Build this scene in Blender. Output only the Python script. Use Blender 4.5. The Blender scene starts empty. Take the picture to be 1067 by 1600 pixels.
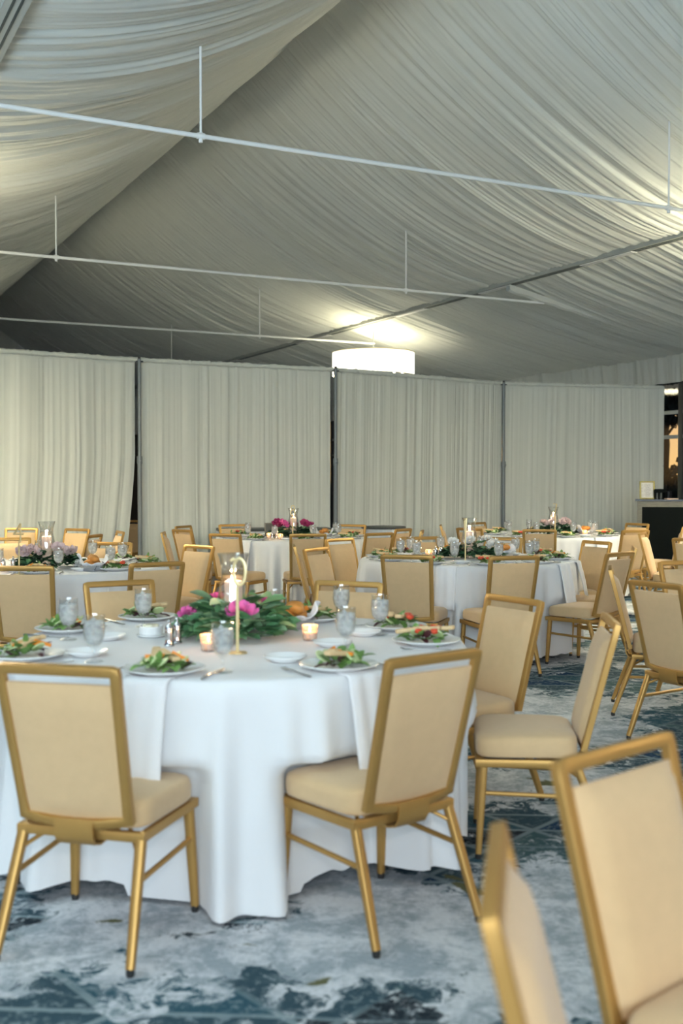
import bpy, bmesh, math, random
import numpy as np
from mathutils import Vector, Matrix

# ------------------------------------------------------------------ camera, world, lights, exposure
SC = bpy.context.scene
COL = SC.collection
R = math.radians
EYE = 1.39
cam = bpy.data.cameras.new('camera')
cam.sensor_fit = 'VERTICAL'; cam.sensor_height = 36; cam.sensor_width = 24
cam.lens = 38.25
cam.clip_start = .05; cam.clip_end = 300
cam.dof.use_dof = True; cam.dof.focus_distance = 9.3; cam.dof.aperture_fstop = 2.6
co = bpy.data.objects.new('camera', cam); COL.objects.link(co)
co.location = (0, 0, EYE); co.rotation_euler = (R(90 - 1.449), 0, 0)
SC.camera = co
SC.view_settings.view_transform = 'Standard'
SC.view_settings.look = 'None'
SC.view_settings.gamma = 1
SC.view_settings.use_curve_mapping = False
SC.view_settings.exposure = 0.25
SC.cycles.transparent_max_bounces = 40

world = bpy.data.worlds.new('dusk'); SC.world = world; world.use_nodes = True
wn = world.node_tree; wn.nodes.clear()
w_out = wn.nodes.new('ShaderNodeOutputWorld'); w_bg = wn.nodes.new('ShaderNodeBackground')
w_tc = wn.nodes.new('ShaderNodeTexCoord'); w_sep = wn.nodes.new('ShaderNodeSeparateXYZ')
w_rp = wn.nodes.new('ShaderNodeValToRGB')
wn.links.new(w_tc.outputs['Generated'], w_sep.inputs[0]); wn.links.new(w_sep.outputs['Z'], w_rp.inputs[0])
wn.links.new(w_rp.outputs[0], w_bg.inputs[0]); wn.links.new(w_bg.outputs[0], w_out.inputs[0])
cr = w_rp.color_ramp
cr.elements[0].position = 0.0; cr.elements[0].color = (.02, .025, .03, 1)
cr.elements[1].position = 1.0; cr.elements[1].color = (.25, .33, .45, 1)
for p, c in ((.004, (1.5, .85, .30, 1)), (.05, (1.3, .78, .36, 1)), (.09, (.45, .32, .34, 1)), (.2, (.14, .18, .28, 1))):
    e = cr.elements.new(p); e.color = c
w_bg.inputs[1].default_value = .7

# tent axes: U runs across the tent, V along its ridge
UX, UY = .8902, .4556
def tw(u, v, z): return Vector((UX*u - UY*v, UY*u + UX*v, z))

def area_light(name, loc, target, sx, sy, power, color, spread=180):
    l = bpy.data.lights.new(name, 'AREA'); l.shape = 'RECTANGLE'; l.size = sx; l.size_y = sy
    l.energy = power; l.color = color; l.spread = R(spread)
    o = bpy.data.objects.new(name, l); COL.objects.link(o); o.location = loc
    o.rotation_euler = (Vector(target) - Vector(loc)).to_track_quat('-Z', 'Y').to_euler()
    return o
def point_light(name, loc, power, color, radius=.05):
    l = bpy.data.lights.new(name, 'POINT'); l.energy = power; l.color = color; l.shadow_soft_size = radius
    o = bpy.data.objects.new(name, l); COL.objects.link(o); o.location = loc
    return o
# daylight from the window wall behind the photographer, and the camera's own flash
area_light('window_daylight', (0.5, -9, 2.9), (0.8, 6, 0.4), 13, 3.6, 1230, (.70, .88, 1.0))
area_light('window_daylight_side', (-3.4, 1.0, 2.0), (-.6, 4.6, 6.6), 3.5, 1.6, 260, (.66, .86, 1.0), 110)
area_light('camera_flash', (.04, .02, 1.66), (.6, 9, 1.6), .14, .12, 16, (1.0, .96, .90))

# ------------------------------------------------------------------ materials
def nodemat(name):
    m = bpy.data.materials.new(name); m.use_nodes = True
    nt = m.node_tree; b = nt.nodes['Principled BSDF']
    return m, nt, b
def mat(name, col, rough=.5, metal=0, bump=0, bscale=80, var=0, vscale=6, sheen=0, spec=.5, emit=None, estr=0, stretch=None):
    m, nt, b = nodemat(name)
    b.inputs['Base Color'].default_value = (*col, 1); b.inputs['Roughness'].default_value = rough
    b.inputs['Metallic'].default_value = metal; b.inputs['Specular IOR Level'].default_value = spec
    if sheen: b.inputs['Sheen Weight'].default_value = sheen
    if emit: b.inputs['Emission Color'].default_value = (*emit, 1); b.inputs['Emission Strength'].default_value = estr
    tc = nt.nodes.new('ShaderNodeTexCoord'); src = tc.outputs['Object']
    if stretch:
        mp = nt.nodes.new('ShaderNodeMapping'); mp.inputs['Scale'].default_value = stretch
        nt.links.new(src, mp.inputs[0]); src = mp.outputs[0]
    if var:
        n = nt.nodes.new('ShaderNodeTexNoise'); n.inputs['Scale'].default_value = vscale; n.inputs['Detail'].default_value = 4
        nt.links.new(src, n.inputs['Vector'])
        mx = nt.nodes.new('ShaderNodeMix'); mx.data_type = 'RGBA'
        mx.inputs[6].default_value = (*[c*(1-var) for c in col], 1); mx.inputs[7].default_value = (*[min(1, c*(1+var)) for c in col], 1)
        nt.links.new(n.outputs[0], mx.inputs[0]); nt.links.new(mx.outputs[2], b.inputs['Base Color'])
    if bump:
        n2 = nt.nodes.new('ShaderNodeTexNoise'); n2.inputs['Scale'].default_value = bscale; n2.inputs['Detail'].default_value = 3
        nt.links.new(src, n2.inputs['Vector'])
        bp = nt.nodes.new('ShaderNodeBump'); bp.inputs['Strength'].default_value = bump; bp.inputs['Distance'].default_value = .002
        nt.links.new(n2.outputs[0], bp.inputs['Height']); nt.links.new(bp.outputs[0], b.inputs['Normal'])
    return m
M = {}
M['gold'] = mat('gold_paint', (.50, .29, .085), .42, .6, .15, 60, .08, 9)
M['fabric'] = mat('tan_upholstery', (.655, .45, .24), .85, 0, .5, 420, .06, 30, .25)
M['cap'] = mat('black_plastic', (.02, .02, .02), .5)
M['steel'] = mat('polished_steel', (.65, .65, .66), .18, 1)
M['cutlery'] = mat('flatware_steel', (.55, .55, .56), .22, 1)
M['linen'] = mat('white_linen', (.75, .755, .76), .8, 0, .3, 300, .02, 4, .2)
M['napkin'] = mat('white_napkin', (.84, .84, .85), .8, 0, .4, 300, 0, 4, .2)
M['china'] = mat('white_china', (.86, .86, .85), .15)
M['leaf'] = mat('green_leaf', (.12, .28, .13), .42, 0, .2, 60, .55, 12)
M['leaf2'] = mat('pale_green_leaf', (.33, .50, .30), .45, 0, .2, 60, .35, 12)
M['fern'] = mat('dark_fern', (.015, .065, .028), .5, 0, .2, 60, .5, 14)
M['lettuce'] = mat('salad_greens', (.17, .31, .08), .5, 0, .3, 90, .7, 40)
M['radicchio'] = mat('dark_red_leaf', (.09, .02, .03), .5)
M['cucumber'] = mat('cucumber', (.55, .66, .33), .35, 0, .1, 90, .2, 60)
M['tomato'] = mat('tomato', (.72, .08, .03), .3)
M['carrot'] = mat('carrot', (.85, .28, .03), .4)
M['bread'] = mat('toasted_bread', (.72, .52, .28), .7, 0, .5, 90, .25, 40)
M['roll'] = mat('bread_roll', (.60, .25, .05), .5, 0, .5, 50, .5, 22)
M['pink'] = mat('pink_peony', (.76, .14, .42), .6, 0, .2, 60, .3, 30)
M['magenta'] = mat('magenta_rose', (.42, .035, .15), .6, 0, .2, 60, .3, 30)
M['blush'] = mat('blush_rose', (.74, .58, .57), .6, 0, .2, 60, .12, 30)
M['white_petal'] = mat('white_petal', (.82, .82, .78), .6, 0, .2, 60, .06, 30)
M['brass'] = mat('pale_gold_metal', (.72, .60, .32), .35, .6)
M['wax'] = mat('candle_wax', (.88, .76, .68), .45, 0, 0, 1, 0, 1, 0, .5, (1, .62, .42), .12)  # faint emission puts the candle flame's glow into the wax
M['wick'] = mat('wick', (.02, .02, .02), .9)
M['flame'] = mat('flame', (1, .8, .4), .5, 0, 0, 1, 0, 1, 0, .5, (1, .62, .25), 26)
M['rod'] = mat('white_painted_tube', (.70, .70, .68), .45)
M['alu'] = mat('aluminium', (.50, .53, .55), .35, .75, .1, 30)
M['pole'] = mat('dull_grey_pipe', (.20, .22, .225), .5, .4)
M['beam'] = mat('grey_beam', (.34, .35, .32), .6)
M['groove'] = mat('dark_groove', (.03, .045, .045), .6)
M['drape'] = mat('white_drape', (.60, .61, .54), .85, 0, .4, 300, .03, 3, .2, stretch=(1, 1, .15))
M['black_panel'] = mat('black_panel', (.006, .008, .007), .8, 0, .2, 40, spec=.1)
M['bar_wood'] = mat('grey_washed_wood', (.21, .195, .15), .6, 0, .4, 14, .35, 8, stretch=(1, 1, 6))
M['black_top'] = mat('black_counter', (.012, .013, .014), .25)
M['paper'] = mat('paper', (.74, .72, .68), .8)
M['ink'] = mat('grey_ink', (.20, .19, .19), .8)
M['kraft'] = mat('peach_paper', (.75, .55, .42), .8)
M['frame_gold'] = mat('gold_picture_frame', (.20, .17, .05), .4, .6)
M['dark_wall'] = mat('dark_backing', (.012, .014, .013), .25)  # near-black colour stands in for the darkness behind the drapes
M['transom'] = mat('grey_window_frame', (.30, .33, .32), .5)
M['mullion'] = mat('dark_window_frame', (.018, .024, .024), .5)
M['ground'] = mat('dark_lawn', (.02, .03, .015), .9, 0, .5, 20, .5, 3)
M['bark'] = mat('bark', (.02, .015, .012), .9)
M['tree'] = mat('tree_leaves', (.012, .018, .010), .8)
M['dark_cloth'] = mat('dark_table_top', (.09, .095, .085), .5, 0, .2, 60)
M['skirt'] = mat('white_skirting', (.66, .69, .71), .85, 0, .4, 300)
M['butter'] = mat('butter', (.86, .82, .62), .5)
M['khaki'] = mat('khaki_upholstery', (.36, .31, .10), .85, 0, .4, 200)

def glassy(name, tint, alpha, rough=.05, frost=0.0, gloss=.12):
    m, nt, b = nodemat(name); nt.nodes.remove(b)
    out = nt.nodes['Material Output']
    tr = nt.nodes.new('ShaderNodeBsdfTransparent'); tr.inputs[0].default_value = (*tint, 1)
    gl = nt.nodes.new('ShaderNodeBsdfGlossy'); gl.inputs['Roughness'].default_value = rough
    fr = nt.nodes.new('ShaderNodeLayerWeight'); fr.inputs[0].default_value = .5
    tc = nt.nodes.new('ShaderNodeTexCoord'); n = nt.nodes.new('ShaderNodeTexNoise'); n.inputs['Scale'].default_value = 60
    nt.links.new(tc.outputs['Object'], n.inputs['Vector'])
    bp = nt.nodes.new('ShaderNodeBump'); bp.inputs['Strength'].default_value = .25 if frost else .03; bp.inputs['Distance'].default_value = .004
    nt.links.new(n.outputs[0], bp.inputs['Height'])
    nt.links.new(bp.outputs[0], gl.inputs['Normal']); nt.links.new(bp.outputs[0], fr.inputs['Normal'])
    pw = nt.nodes.new('ShaderNodeMath'); pw.operation = 'POWER'; pw.inputs[1].default_value = 4; nt.links.new(fr.outputs['Facing'], pw.inputs[0])
    ad = nt.nodes.new('ShaderNodeMath'); ad.operation = 'MULTIPLY_ADD'; ad.inputs[1].default_value = .6; ad.inputs[2].default_value = gloss*.3; ad.use_clamp = True
    nt.links.new(pw.outputs[0], ad.inputs[0])
    m1 = nt.nodes.new('ShaderNodeMixShader'); nt.links.new(ad.outputs[0], m1.inputs[0]); nt.links.new(tr.outputs[0], m1.inputs[1]); nt.links.new(gl.outputs[0], m1.inputs[2])
    last = m1
    if frost:
        df = nt.nodes.new('ShaderNodeBsdfDiffuse'); df.inputs[0].default_value = (.82, .82, .81, 1)
        n3 = nt.nodes.new('ShaderNodeTexNoise'); n3.inputs['Scale'].default_value = 38; nt.links.new(tc.outputs['Object'], n3.inputs['Vector'])
        mr = nt.nodes.new('ShaderNodeMapRange'); mr.inputs[1].default_value = .3; mr.inputs[2].default_value = .7
        mr.inputs[3].default_value = frost*.55; mr.inputs[4].default_value = min(1, frost*1.45)
        nt.links.new(n3.outputs[0], mr.inputs[0])
        m2 = nt.nodes.new('ShaderNodeMixShader'); nt.links.new(mr.outputs[0], m2.inputs[0])
        nt.links.new(m1.outputs[0], m2.inputs[1]); nt.links.new(df.outputs[0], m2.inputs[2]); last = m2
    nt.links.new(last.outputs[0], out.inputs[0])
    return m
M['glass'] = glassy('clear_glass', (.97, .98, .98), 1, gloss=.3)
M['vase_glass'] = glassy('vase_glass', (.93, .94, .93), 1, gloss=.55)
M['ice'] = glassy('ice_water', (.95, .95, .94), 1, .08, .46)
M['votive'] = glassy('amber_votive_glass', (1.0, .86, .72), 1, .1, .25)
M['pane'] = glassy('window_pane', (.90, .93, .93), 1, .02, gloss=.06)

def ceiling_material():
    m, nt, b = nodemat('ceiling_liner')
    b.inputs['Base Color'].default_value = (.50, .51, .47, 1); b.inputs['Roughness'].default_value = .9
    b.inputs['Sheen Weight'].default_value = .15
    tc = nt.nodes.new('ShaderNodeTexCoord'); n = nt.nodes.new('ShaderNodeTexNoise'); n.inputs['Scale'].default_value = 180
    nt.links.new(tc.outputs['Object'], n.inputs['Vector'])
    bp = nt.nodes.new('ShaderNodeBump'); bp.inputs['Strength'].default_value = .3; bp.inputs['Distance'].default_value = .002
    nt.links.new(n.outputs[0], bp.inputs['Height']); nt.links.new(bp.outputs[0], b.inputs['Normal'])
    return m
M['liner'] = ceiling_material()

def carpet_material():
    m, nt, b = nodemat('patterned_carpet'); L = nt.links.new
    b.inputs['Roughness'].default_value = .95; b.inputs['Specular IOR Level'].default_value = .15
    tc = nt.nodes.new('ShaderNodeTexCoord')
    def mapping(rot, sc, loc=(0, 0, 0)):
        mp = nt.nodes.new('ShaderNodeMapping'); mp.inputs['Rotation'].default_value = (0, 0, R(rot)); mp.inputs['Scale'].default_value = sc
        mp.inputs['Location'].default_value = loc; L(tc.outputs['Object'], mp.inputs[0]); return mp.outputs[0]
    def noise(v, s, d=5, rg=.6, dist=0):
        n = nt.nodes.new('ShaderNodeTexNoise'); n.inputs['Scale'].default_value = s; n.inputs['Detail'].default_value = d
        n.inputs['Roughness'].default_value = rg; n.inputs['Distortion'].default_value = dist; L(v, n.inputs['Vector']); return n.outputs[0]
    def ramp(f, a, bb):
        r = nt.nodes.new('ShaderNodeMapRange'); r.inputs[1].default_value = a; r.inputs[2].default_value = bb; L(f, r.inputs[0]); return r.outputs[0]
    def mix(f, c1, c2):
        x = nt.nodes.new('ShaderNodeMix'); x.data_type = 'RGBA'; L(f, x.inputs[0])
        for i, c in ((6, c1), (7, c2)):
            if isinstance(c, tuple): x.inputs[i].default_value = (*c, 1)
            else: L(c, x.inputs[i])
        return x.outputs[2]
    def math_(op, a, bb=None):
        x = nt.nodes.new('ShaderNodeMath'); x.operation = op; x.use_clamp = False
        if isinstance(a, float): x.inputs[0].default_value = a
        else: L(a, x.inputs[0])
        if bb is not None:
            if isinstance(bb, float): x.inputs[1].default_value = bb
            else: L(bb, x.inputs[1])
        return x.outputs[0]
    base = mapping(0, (1, 1, 1), (3.1, 2.10, 0))
    # lattice of pale woven lines: three families
    def lines(rot, spacing, wid, off=0.):
        v = mapping(rot, (1, 1, 1), (off, 0, 0)); s = nt.nodes.new('ShaderNodeSeparateXYZ'); L(v, s.inputs[0])
        wob = math_('MULTIPLY', noise(base, 3, 2), .03)
        y = math_('ADD', s.outputs['Y'], wob)
        f = math_('FRACT', math_('DIVIDE', y, spacing)); d = math_('ABSOLUTE', math_('SUBTRACT', f, .5))
        fl = math_('FLOOR', math_('DIVIDE', y, spacing))
        return ramp(d, .5 - wid/spacing, .5 - wid/spacing*.6), fl
    l1, f1 = lines(4., .20, .013); l2, f2 = lines(50., .34, .015); l3, f3 = lines(-48., .47, .015)
    lat = math_('MAXIMUM', math_('MAXIMUM', l1, l2), l3)
    cm = nt.nodes.new('ShaderNodeCombineXYZ'); L(f1, cm.inputs[0]); L(f2, cm.inputs[1]); L(f3, cm.inputs[2])
    wn_ = nt.nodes.new('ShaderNodeTexWhiteNoise'); wn_.noise_dimensions = '3D'; L(cm.outputs[0], wn_.inputs['Vector'])
    cell = nt.nodes.new('ShaderNodeValToRGB'); L(wn_.outputs[0], cell.inputs[0]); c = cell.color_ramp
    c.interpolation = 'CONSTANT'
    c.elements[0].color = (.042, .085, .11, 1); c.elements[1].position = .38; c.elements[1].color = (.040, .105, .14, 1)
    for p, q in ((.62, (.012, .050, .115, 1)), (.74, (.07, .135, .145, 1)), (.9, (.020, .030, .040, 1))):
        e = c.elements.new(p); e.color = q
    zz = nt.nodes.new('ShaderNodeValue'); zz.outputs[0].default_value = .12; ZERO = zz.outputs[0]
    speck = noise(base, 26, 6, .75, .4)
    dark = mix(ramp(speck, .50, .62), cell.outputs[0], (.23, .29, .32))
    dark = mix(ramp(noise(base, 2.2, 4), .36, .50), cell.outputs[0], dark)
    lat_vis = math_('MULTIPLY', lat, ramp(noise(base, 1.3, 3), .36, .50))
    dark = mix(lat_vis, dark, (.24, .31, .335))
    # pale cloudy patches with broken edges
    big = noise(base, .85, 8, .62, .35)
    fine = noise(base, 10, 8, .75, .8)
    bf = math_('ADD', big, math_('MULTIPLY', math_('SUBTRACT', fine, .5), .42))
    pale = mix(ramp(math_('ADD', math_('MULTIPLY', noise(base, 4.5, 5, .7, .5), .6), math_('MULTIPLY', noise(base, 22, 6, .75, .6), .4)), .44, .56), (.38, .43, .47), (.74, .76, .79))
    col = mix(ramp(bf, .474, .502), dark, pale)
    ol = noise(mapping(20, (1, 1.6, 1), (8.3, 2.2, 0)), 1.7, 5, .5, .3)
    col = mix(ramp(math_('ADD', ol, math_('MULTIPLY', math_('SUBTRACT', fine, .5), .1)), .655, .67), col, (.15, .15, .075))
    col = mix(ramp(noise(base, 60, 3), .35, .65), mix(ZERO, col, (.0, .0, .0)), col)
    L(col, b.inputs['Base Color'])
    bp = nt.nodes.new('ShaderNodeBump'); bp.inputs['Strength'].default_value = .5; bp.inputs['Distance'].default_value = .003
    L(noise(base, 260, 2), bp.inputs['Height']); L(bp.outputs[0], b.inputs['Normal'])
    return m
M['carpet'] = carpet_material()

# ------------------------------------------------------------------ mesh helpers
class MB:
    def __init__(s): s.v = []; s.f = []; s.m = []; s.mi = 0
    def add(s, vs, fs):
        o = len(s.v); s.v += [tuple(v) for v in vs]; s.f += [tuple(i + o for i in f) for f in fs]; s.m += [s.mi]*len(fs)
    def box(s, a, b, M4=None):
        x0, y0, z0 = a; x1, y1, z1 = b
        vs = [Vector(p) for p in ((x0,y0,z0),(x1,y0,z0),(x1,y1,z0),(x0,y1,z0),(x0,y0,z1),(x1,y0,z1),(x1,y1,z1),(x0,y1,z1))]
        if M4: vs = [M4 @ v for v in vs]
        s.add(vs, [(0,3,2,1),(4,5,6,7),(0,1,5,4),(1,2,6,5),(2,3,7,6),(3,0,4,7)])
    def sweep(s, pts, prof, closed=False, side=None, scales=None):
        """prof: list of (a,b) in the plane spanned by side and normal; side fixes the a-axis"""
        pts = [Vector(p) for p in pts]; n = len(pts); k = len(prof); vs = []
        for i in range(n):
            if closed: t = pts[(i+1) % n] - pts[i-1]
            else: t = pts[min(i+1, n-1)] - pts[max(i-1, 0)]
            t.normalize()
            sd = Vector(side) if side else (Vector((0,0,1)) if abs(t.z) < .9 else Vector((1,0,0)))
            sd = (sd - t*sd.dot(t)).normalized(); nn = t.cross(sd)
            sc = scales[i] if scales else 1
            if closed or 0 < i < n-1:   # mitre
                a = (pts[i]-pts[i-1]).normalized(); b = (pts[(i+1) % n]-pts[i]).normalized()
                c = max(.35, math.sqrt(max(0, (1+a.dot(b))/2)))
            else: c = 1
            vs += [pts[i] + sd*p[0]*sc + nn*p[1]*sc/c for p in prof]
        fs = []
        for i in range(n if closed else n-1):
            j = (i+1) % n
            for q in range(k): fs.append((i*k+q, i*k+(q+1) % k, j*k+(q+1) % k, j*k+q))
        if not closed: fs += [tuple(range(k-1, -1, -1)), tuple((n-1)*k+q for q in range(k))]
        s.add(vs, fs)
    def tube(s, pts, r, k=8, closed=False, scales=None):
        s.sweep(pts, [(math.cos(2*math.pi*q/k)*r, math.sin(2*math.pi*q/k)*r) for q in range(k)], closed, None, scales)
    def lathe(s, prof, k=24, cx=0, cy=0, z=0, closed=False):
        vs = []; n = len(prof)
        for r, h in prof:
            for q in range(k):
                a = 2*math.pi*q/k; vs.append((cx + r*math.cos(a), cy + r*math.sin(a), z + h))
        fs = [(i*k+q, i*k+(q+1) % k, (i+1)*k+(q+1) % k, (i+1)*k+q) for i in range(n-1) for q in range(k)]
        if prof[0][0] > 1e-4: fs.append(tuple(range(k-1, -1, -1)))
        if prof[-1][0] > 1e-4: fs.append(tuple((n-1)*k+q for q in range(k)))
        s.add(vs, fs)
    def grid(s, P, wrap=False):
        n = len(P); k = len(P[0]); vs = [p for r in P for p in r]
        fs = [(i*k+j, i*k+(j+1) % k, (i+1)*k+(j+1) % k, (i+1)*k+j) for i in range(n-1) for j in range(k if wrap else k-1)]
        s.add(vs, fs)
    def build(s, name, mats, parent=None, smooth=True, angle=40):
        me = bpy.data.meshes.new(name); me.from_pydata(s.v, [], s.f)
        if not isinstance(mats, (list, tuple)): mats = [mats]
        for m in mats: me.materials.append(m)
        if len(mats) > 1: me.polygons.foreach_set('material_index', s.m)
        if smooth:
            me.polygons.foreach_set('use_smooth', [True]*len(me.polygons))
            me.set_sharp_from_angle(angle=R(angle))
        me.update()
        o = bpy.data.objects.new(name, me); COL.objects.link(o)
        if parent: o.parent = parent
        return o
RECT = lambda a, b, c=.25: [(-a, -b*(1-c)), (-a*(1-c), -b), (a*(1-c), -b), (a, -b*(1-c)), (a, b*(1-c)), (a*(1-c), b), (-a*(1-c), b), (-a, b*(1-c))]

def tag(o, label=None, cat=None, group=None, kind=None):
    if label: o['label'] = label
    if cat: o['category'] = cat
    if group: o['group'] = group
    if kind: o['kind'] = kind
    return o
def empty(name, loc=(0, 0, 0), rz=0):
    o = bpy.data.objects.new(name, None); o.empty_display_size = .1; COL.objects.link(o)
    o.location = loc; o.rotation_euler = (0, 0, rz); return o
CH = {}
def kids(o):
    return [c for c in o.children]
def dup(src, loc, rz=0, label=None, group=None, scale=None):
    def rec(o, p):
        c = o.copy(); COL.objects.link(c)
        if p: c.parent = p
        for k in TREE.get(o.name, ()): rec(k, c)
        return c
    r = rec(src, None); r.location = loc; r.rotation_euler = (0, 0, rz)
    if scale: r.scale = scale
    if label: r['label'] = label
    if group: r['group'] = group
    return r
TREE = {}
def remember(root):
    def rec(o):
        TREE[o.name] = kids(o)
        for k in TREE[o.name]: rec(k)
    rec(root)
USED = set()
def put(proto, loc, rz, label, group=None):
    if proto.name not in USED:
        USED.add(proto.name); proto.location = loc; proto.rotation_euler = (0, 0, rz)
        proto['label'] = label
        if group: proto['group'] = group
        return proto
    return dup(proto, loc, rz, label, group)

def vnoise(x, seed):
    x = np.asarray(x, float); i = np.floor(x).astype(int); f = x - i; f = f*f*(3-2*f)
    rs = np.random.RandomState(seed); t = rs.rand(4096)*2-1
    return t[i % 4096]*(1-f) + t[(i+1) % 4096]*f

# ------------------------------------------------------------------ the room
RID_U, RID_Z = 5.31, EYE + 5.18
PR_U, PR_Z = 9.57, EYE + 2.94
PL_U = 1.30
EV_U, EV_Z = 13.37, EYE + 2.17
V_END = 34.2
b = MB(); g = 60
b.grid([[(-14 + 40*i/8, -4 + 46*j/8, 0) for j in range(9)] for i in range(9)])
tag(b.build('floor', M['carpet'], smooth=False), kind='structure')

def liner(name, u0, z0, u1, z1, sag, v0, v1, seed, step=.0125, nu=24, pinch=0, amp=1.):
    nv = int((v1-v0)/step)+1
    v = np.linspace(v0, v1, nv)[:, None]; t = np.linspace(0, 1, nu)[None, :]
    warp = v + .16*(vnoise(v*.9, seed+1))*np.sin(t*math.pi) + .10*vnoise(v*2.3+t*1.2, seed+2)*t
    f = (.022*vnoise(warp*2.3, seed+3) + .022*np.abs(vnoise(warp*5.3+t*.5, seed+4)) + .019*vnoise(warp*10.7+t*.8, seed+5) + .018*np.abs(vnoise(warp*19+t*.6, seed+6)) + .006*vnoise(warp*33, seed+11))*amp
    env = .35 + .65*np.sin(t*math.pi)**.5
    # gathers fan away from the fixing lines
    f = f*env + .012*vnoise(v*23, seed+7)*(1-np.sin(t*math.pi))
    U = u0 + (u1-u0)*t + 0*v
    belly = sag*4*t*(1-t)
    Z = z0 + (z1-z0)*t - belly*(1+.10*vnoise(v*.5, seed+8)) - f
    X = UX*U - UY*v; Y = UY*U + UX*v
    n = nv*nu; co_ = np.stack([X, Y, Z], -1).reshape(-1, 3)
    idx = np.arange(n).reshape(nv, nu)
    q = np.stack([idx[:-1, :-1], idx[1:, :-1], idx[1:, 1:], idx[:-1, 1:]], -1).reshape(-1, 4)
    me = bpy.data.meshes.new(name); me.vertices.add(n); me.vertices.foreach_set('co', co_.ravel())
    me.loops.add(q.size); me.loops.foreach_set('vertex_index', q.ravel())
    me.polygons.add(len(q)); me.polygons.foreach_set('loop_start', np.arange(0, q.size, 4)); me.polygons.foreach_set('loop_total', np.full(len(q), 4))
    me.polygons.foreach_set('use_smooth', np.ones(len(q), bool)); me.update(); me.validate()
    me.materials.append(M['liner'])
    o = bpy.data.objects.new(name, me); COL.objects.link(o); return tag(o, kind='structure')
liner('ceiling', RID_U, RID_Z, PR_U-.05, PR_Z+.05, .36, -3, V_END, 10)
liner('ceiling', RID_U, RID_Z, PL_U+.05, PR_Z+.05, .42, -3, V_END, 40, amp=1.45)
liner('ceiling', PR_U+.05, PR_Z+.04, EV_U, EV_Z, .06, -3, V_END, 70, amp=1.25)
liner('ceiling', PL_U-.05, PR_Z+.04, 2*RID_U-EV_U, EV_Z, .16, -3, V_END, 90, step=.05, amp=.9)

# gable end: pleated cloth above an added dark sheet seen through the drape gap
def pleated(P0, P1, zlo, zhi, amp, seed, step=.02, nz=14, insetL=None, insetR=None, name='x', matl=None, freq=1., topruf=True):
    P0 = Vector((*P0, 0)); P1 = Vector((*P1, 0)); d = (P1-P0); Lg = d.length; d.normalize(); nrm = Vector((d.y, -d.x, 0))
    n = int(Lg/step)+1; s = np.linspace(0, Lg, n)
    bb = MB(); rows = []
    zs = [0, .02, .05, .3, .6] + [1+i for i in range(nz)]
    zs = [x/zs[-1] for x in zs]
    for j, tz in enumerate(zs):
        zf = zlo(s) if callable(zlo) else zlo; zt = zhi(s) if callable(zhi) else zhi
        z = zt + (zf-zt)*tz
        iL = insetL(tz) if insetL else 0; iR = insetR(tz) if insetR else 0
        ss = iL + s*(Lg-iL-iR)/Lg
        a = amp*(.55+.45*tz)
        w = s*freq + .05*vnoise(s*1.3, seed+9)*tz
        off = a*(.55*vnoise(w*5.5, seed)+.55*vnoise(w*11+tz*.7, seed+1)+.40*vnoise(w*23+tz*.5, seed+2)*(1-.4*tz)+.18*vnoise(w*41, seed+3))
        z = z + 0*s
        if topruf and j == 0: z = z + .012*vnoise(s*26, seed+4)
        if topruf and j == 2: off = off*.2
        rows.append([P0 + d*ss[i] + nrm*off[i] + Vector((0, 0, z[i])) for i in range(n)])
    bb.grid(rows)
    return bb.build(name, matl, angle=180)
gA = tw(-3, V_END, 0); gB = tw(RID_U, V_END, 0); gC = tw(EV_U, V_END, 0)
LA = (gB-gA).length; LC = (gC-gB).length
def roof_z(u): return np.interp(u, [2*RID_U-EV_U, PL_U, RID_U, PR_U, EV_U], [EV_Z, PR_Z, RID_Z, PR_Z, EV_Z])
o = pleated(gA[:2], gC[:2], 3.0, lambda s: roof_z(-3 + s), .05, 5, .04, 8, name='wall_back', matl=M['liner'], topruf=False); tag(o, kind='structure')
b = MB(); p = [tw(-3, V_END+.02, 0), tw(EV_U, V_END+.02, 0), tw(EV_U, V_END+.14, 0), tw(-3, V_END+.14, 0)]
b.add([(q.x, q.y, z) for z in (0, 3.1) for q in p], [(0,3,2,1),(4,5,6,7),(0,1,5,4),(1,2,6,5),(2,3,7,6),(3,0,4,7)])
tag(b.build('dark_sheet', M['dark_wall'], smooth=False), kind='structure')  # added sheet, keeps the gap between the drapes dark

# right side: valance above a window wall
VAL_LO = 3.115
vr0 = tw(EV_U-.03, -3, 0); vr1 = tw(EV_U-.03, V_END, 0)
o = pleated(vr0[:2], vr1[:2], lambda s: VAL_LO + .025*vnoise(s*2.5, 3), EV_Z+.02, .045, 15, .025, 6, name='trim_1', matl=M['liner'], topruf=False)
tag(o, kind='structure')
win = tag(empty('window_1'), kind='structure')
def ubox(u0, u1, v0, v1, z0, z1, bb):
    ps = [tw(u0, v0, 0), tw(u1, v0, 0), tw(u1, v1, 0), tw(u0, v1, 0)]
    bb.add([(q.x, q.y, z) for z in (z0, z1) for q in ps], [(0,3,2,1),(4,5,6,7),(0,1,5,4),(1,2,6,5),(2,3,7,6),(3,0,4,7)])
WU = EV_U + .06
b = MB()
for zc in (2.615, 2.20, .06):
    ubox(WU, WU+.07, -3, V_END, zc-.03, zc+.03, b)
b.build('window_frame', M['transom'], win, smooth=False)
b = MB()
for k in range(-2, 27):
    v = 13.72 + .82*k
    if v > V_END: break
    ubox(WU-.01, WU+.09, v-.05, v+.05, 0, 3.5, b)
b.build('mullion', M['mullion'], win, smooth=False)
b = MB(); ubox(WU+.03, WU+.036, -3, V_END, 0, 3.5, b)
b.build('window_glass', M['pane'], win, smooth=False)

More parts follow.
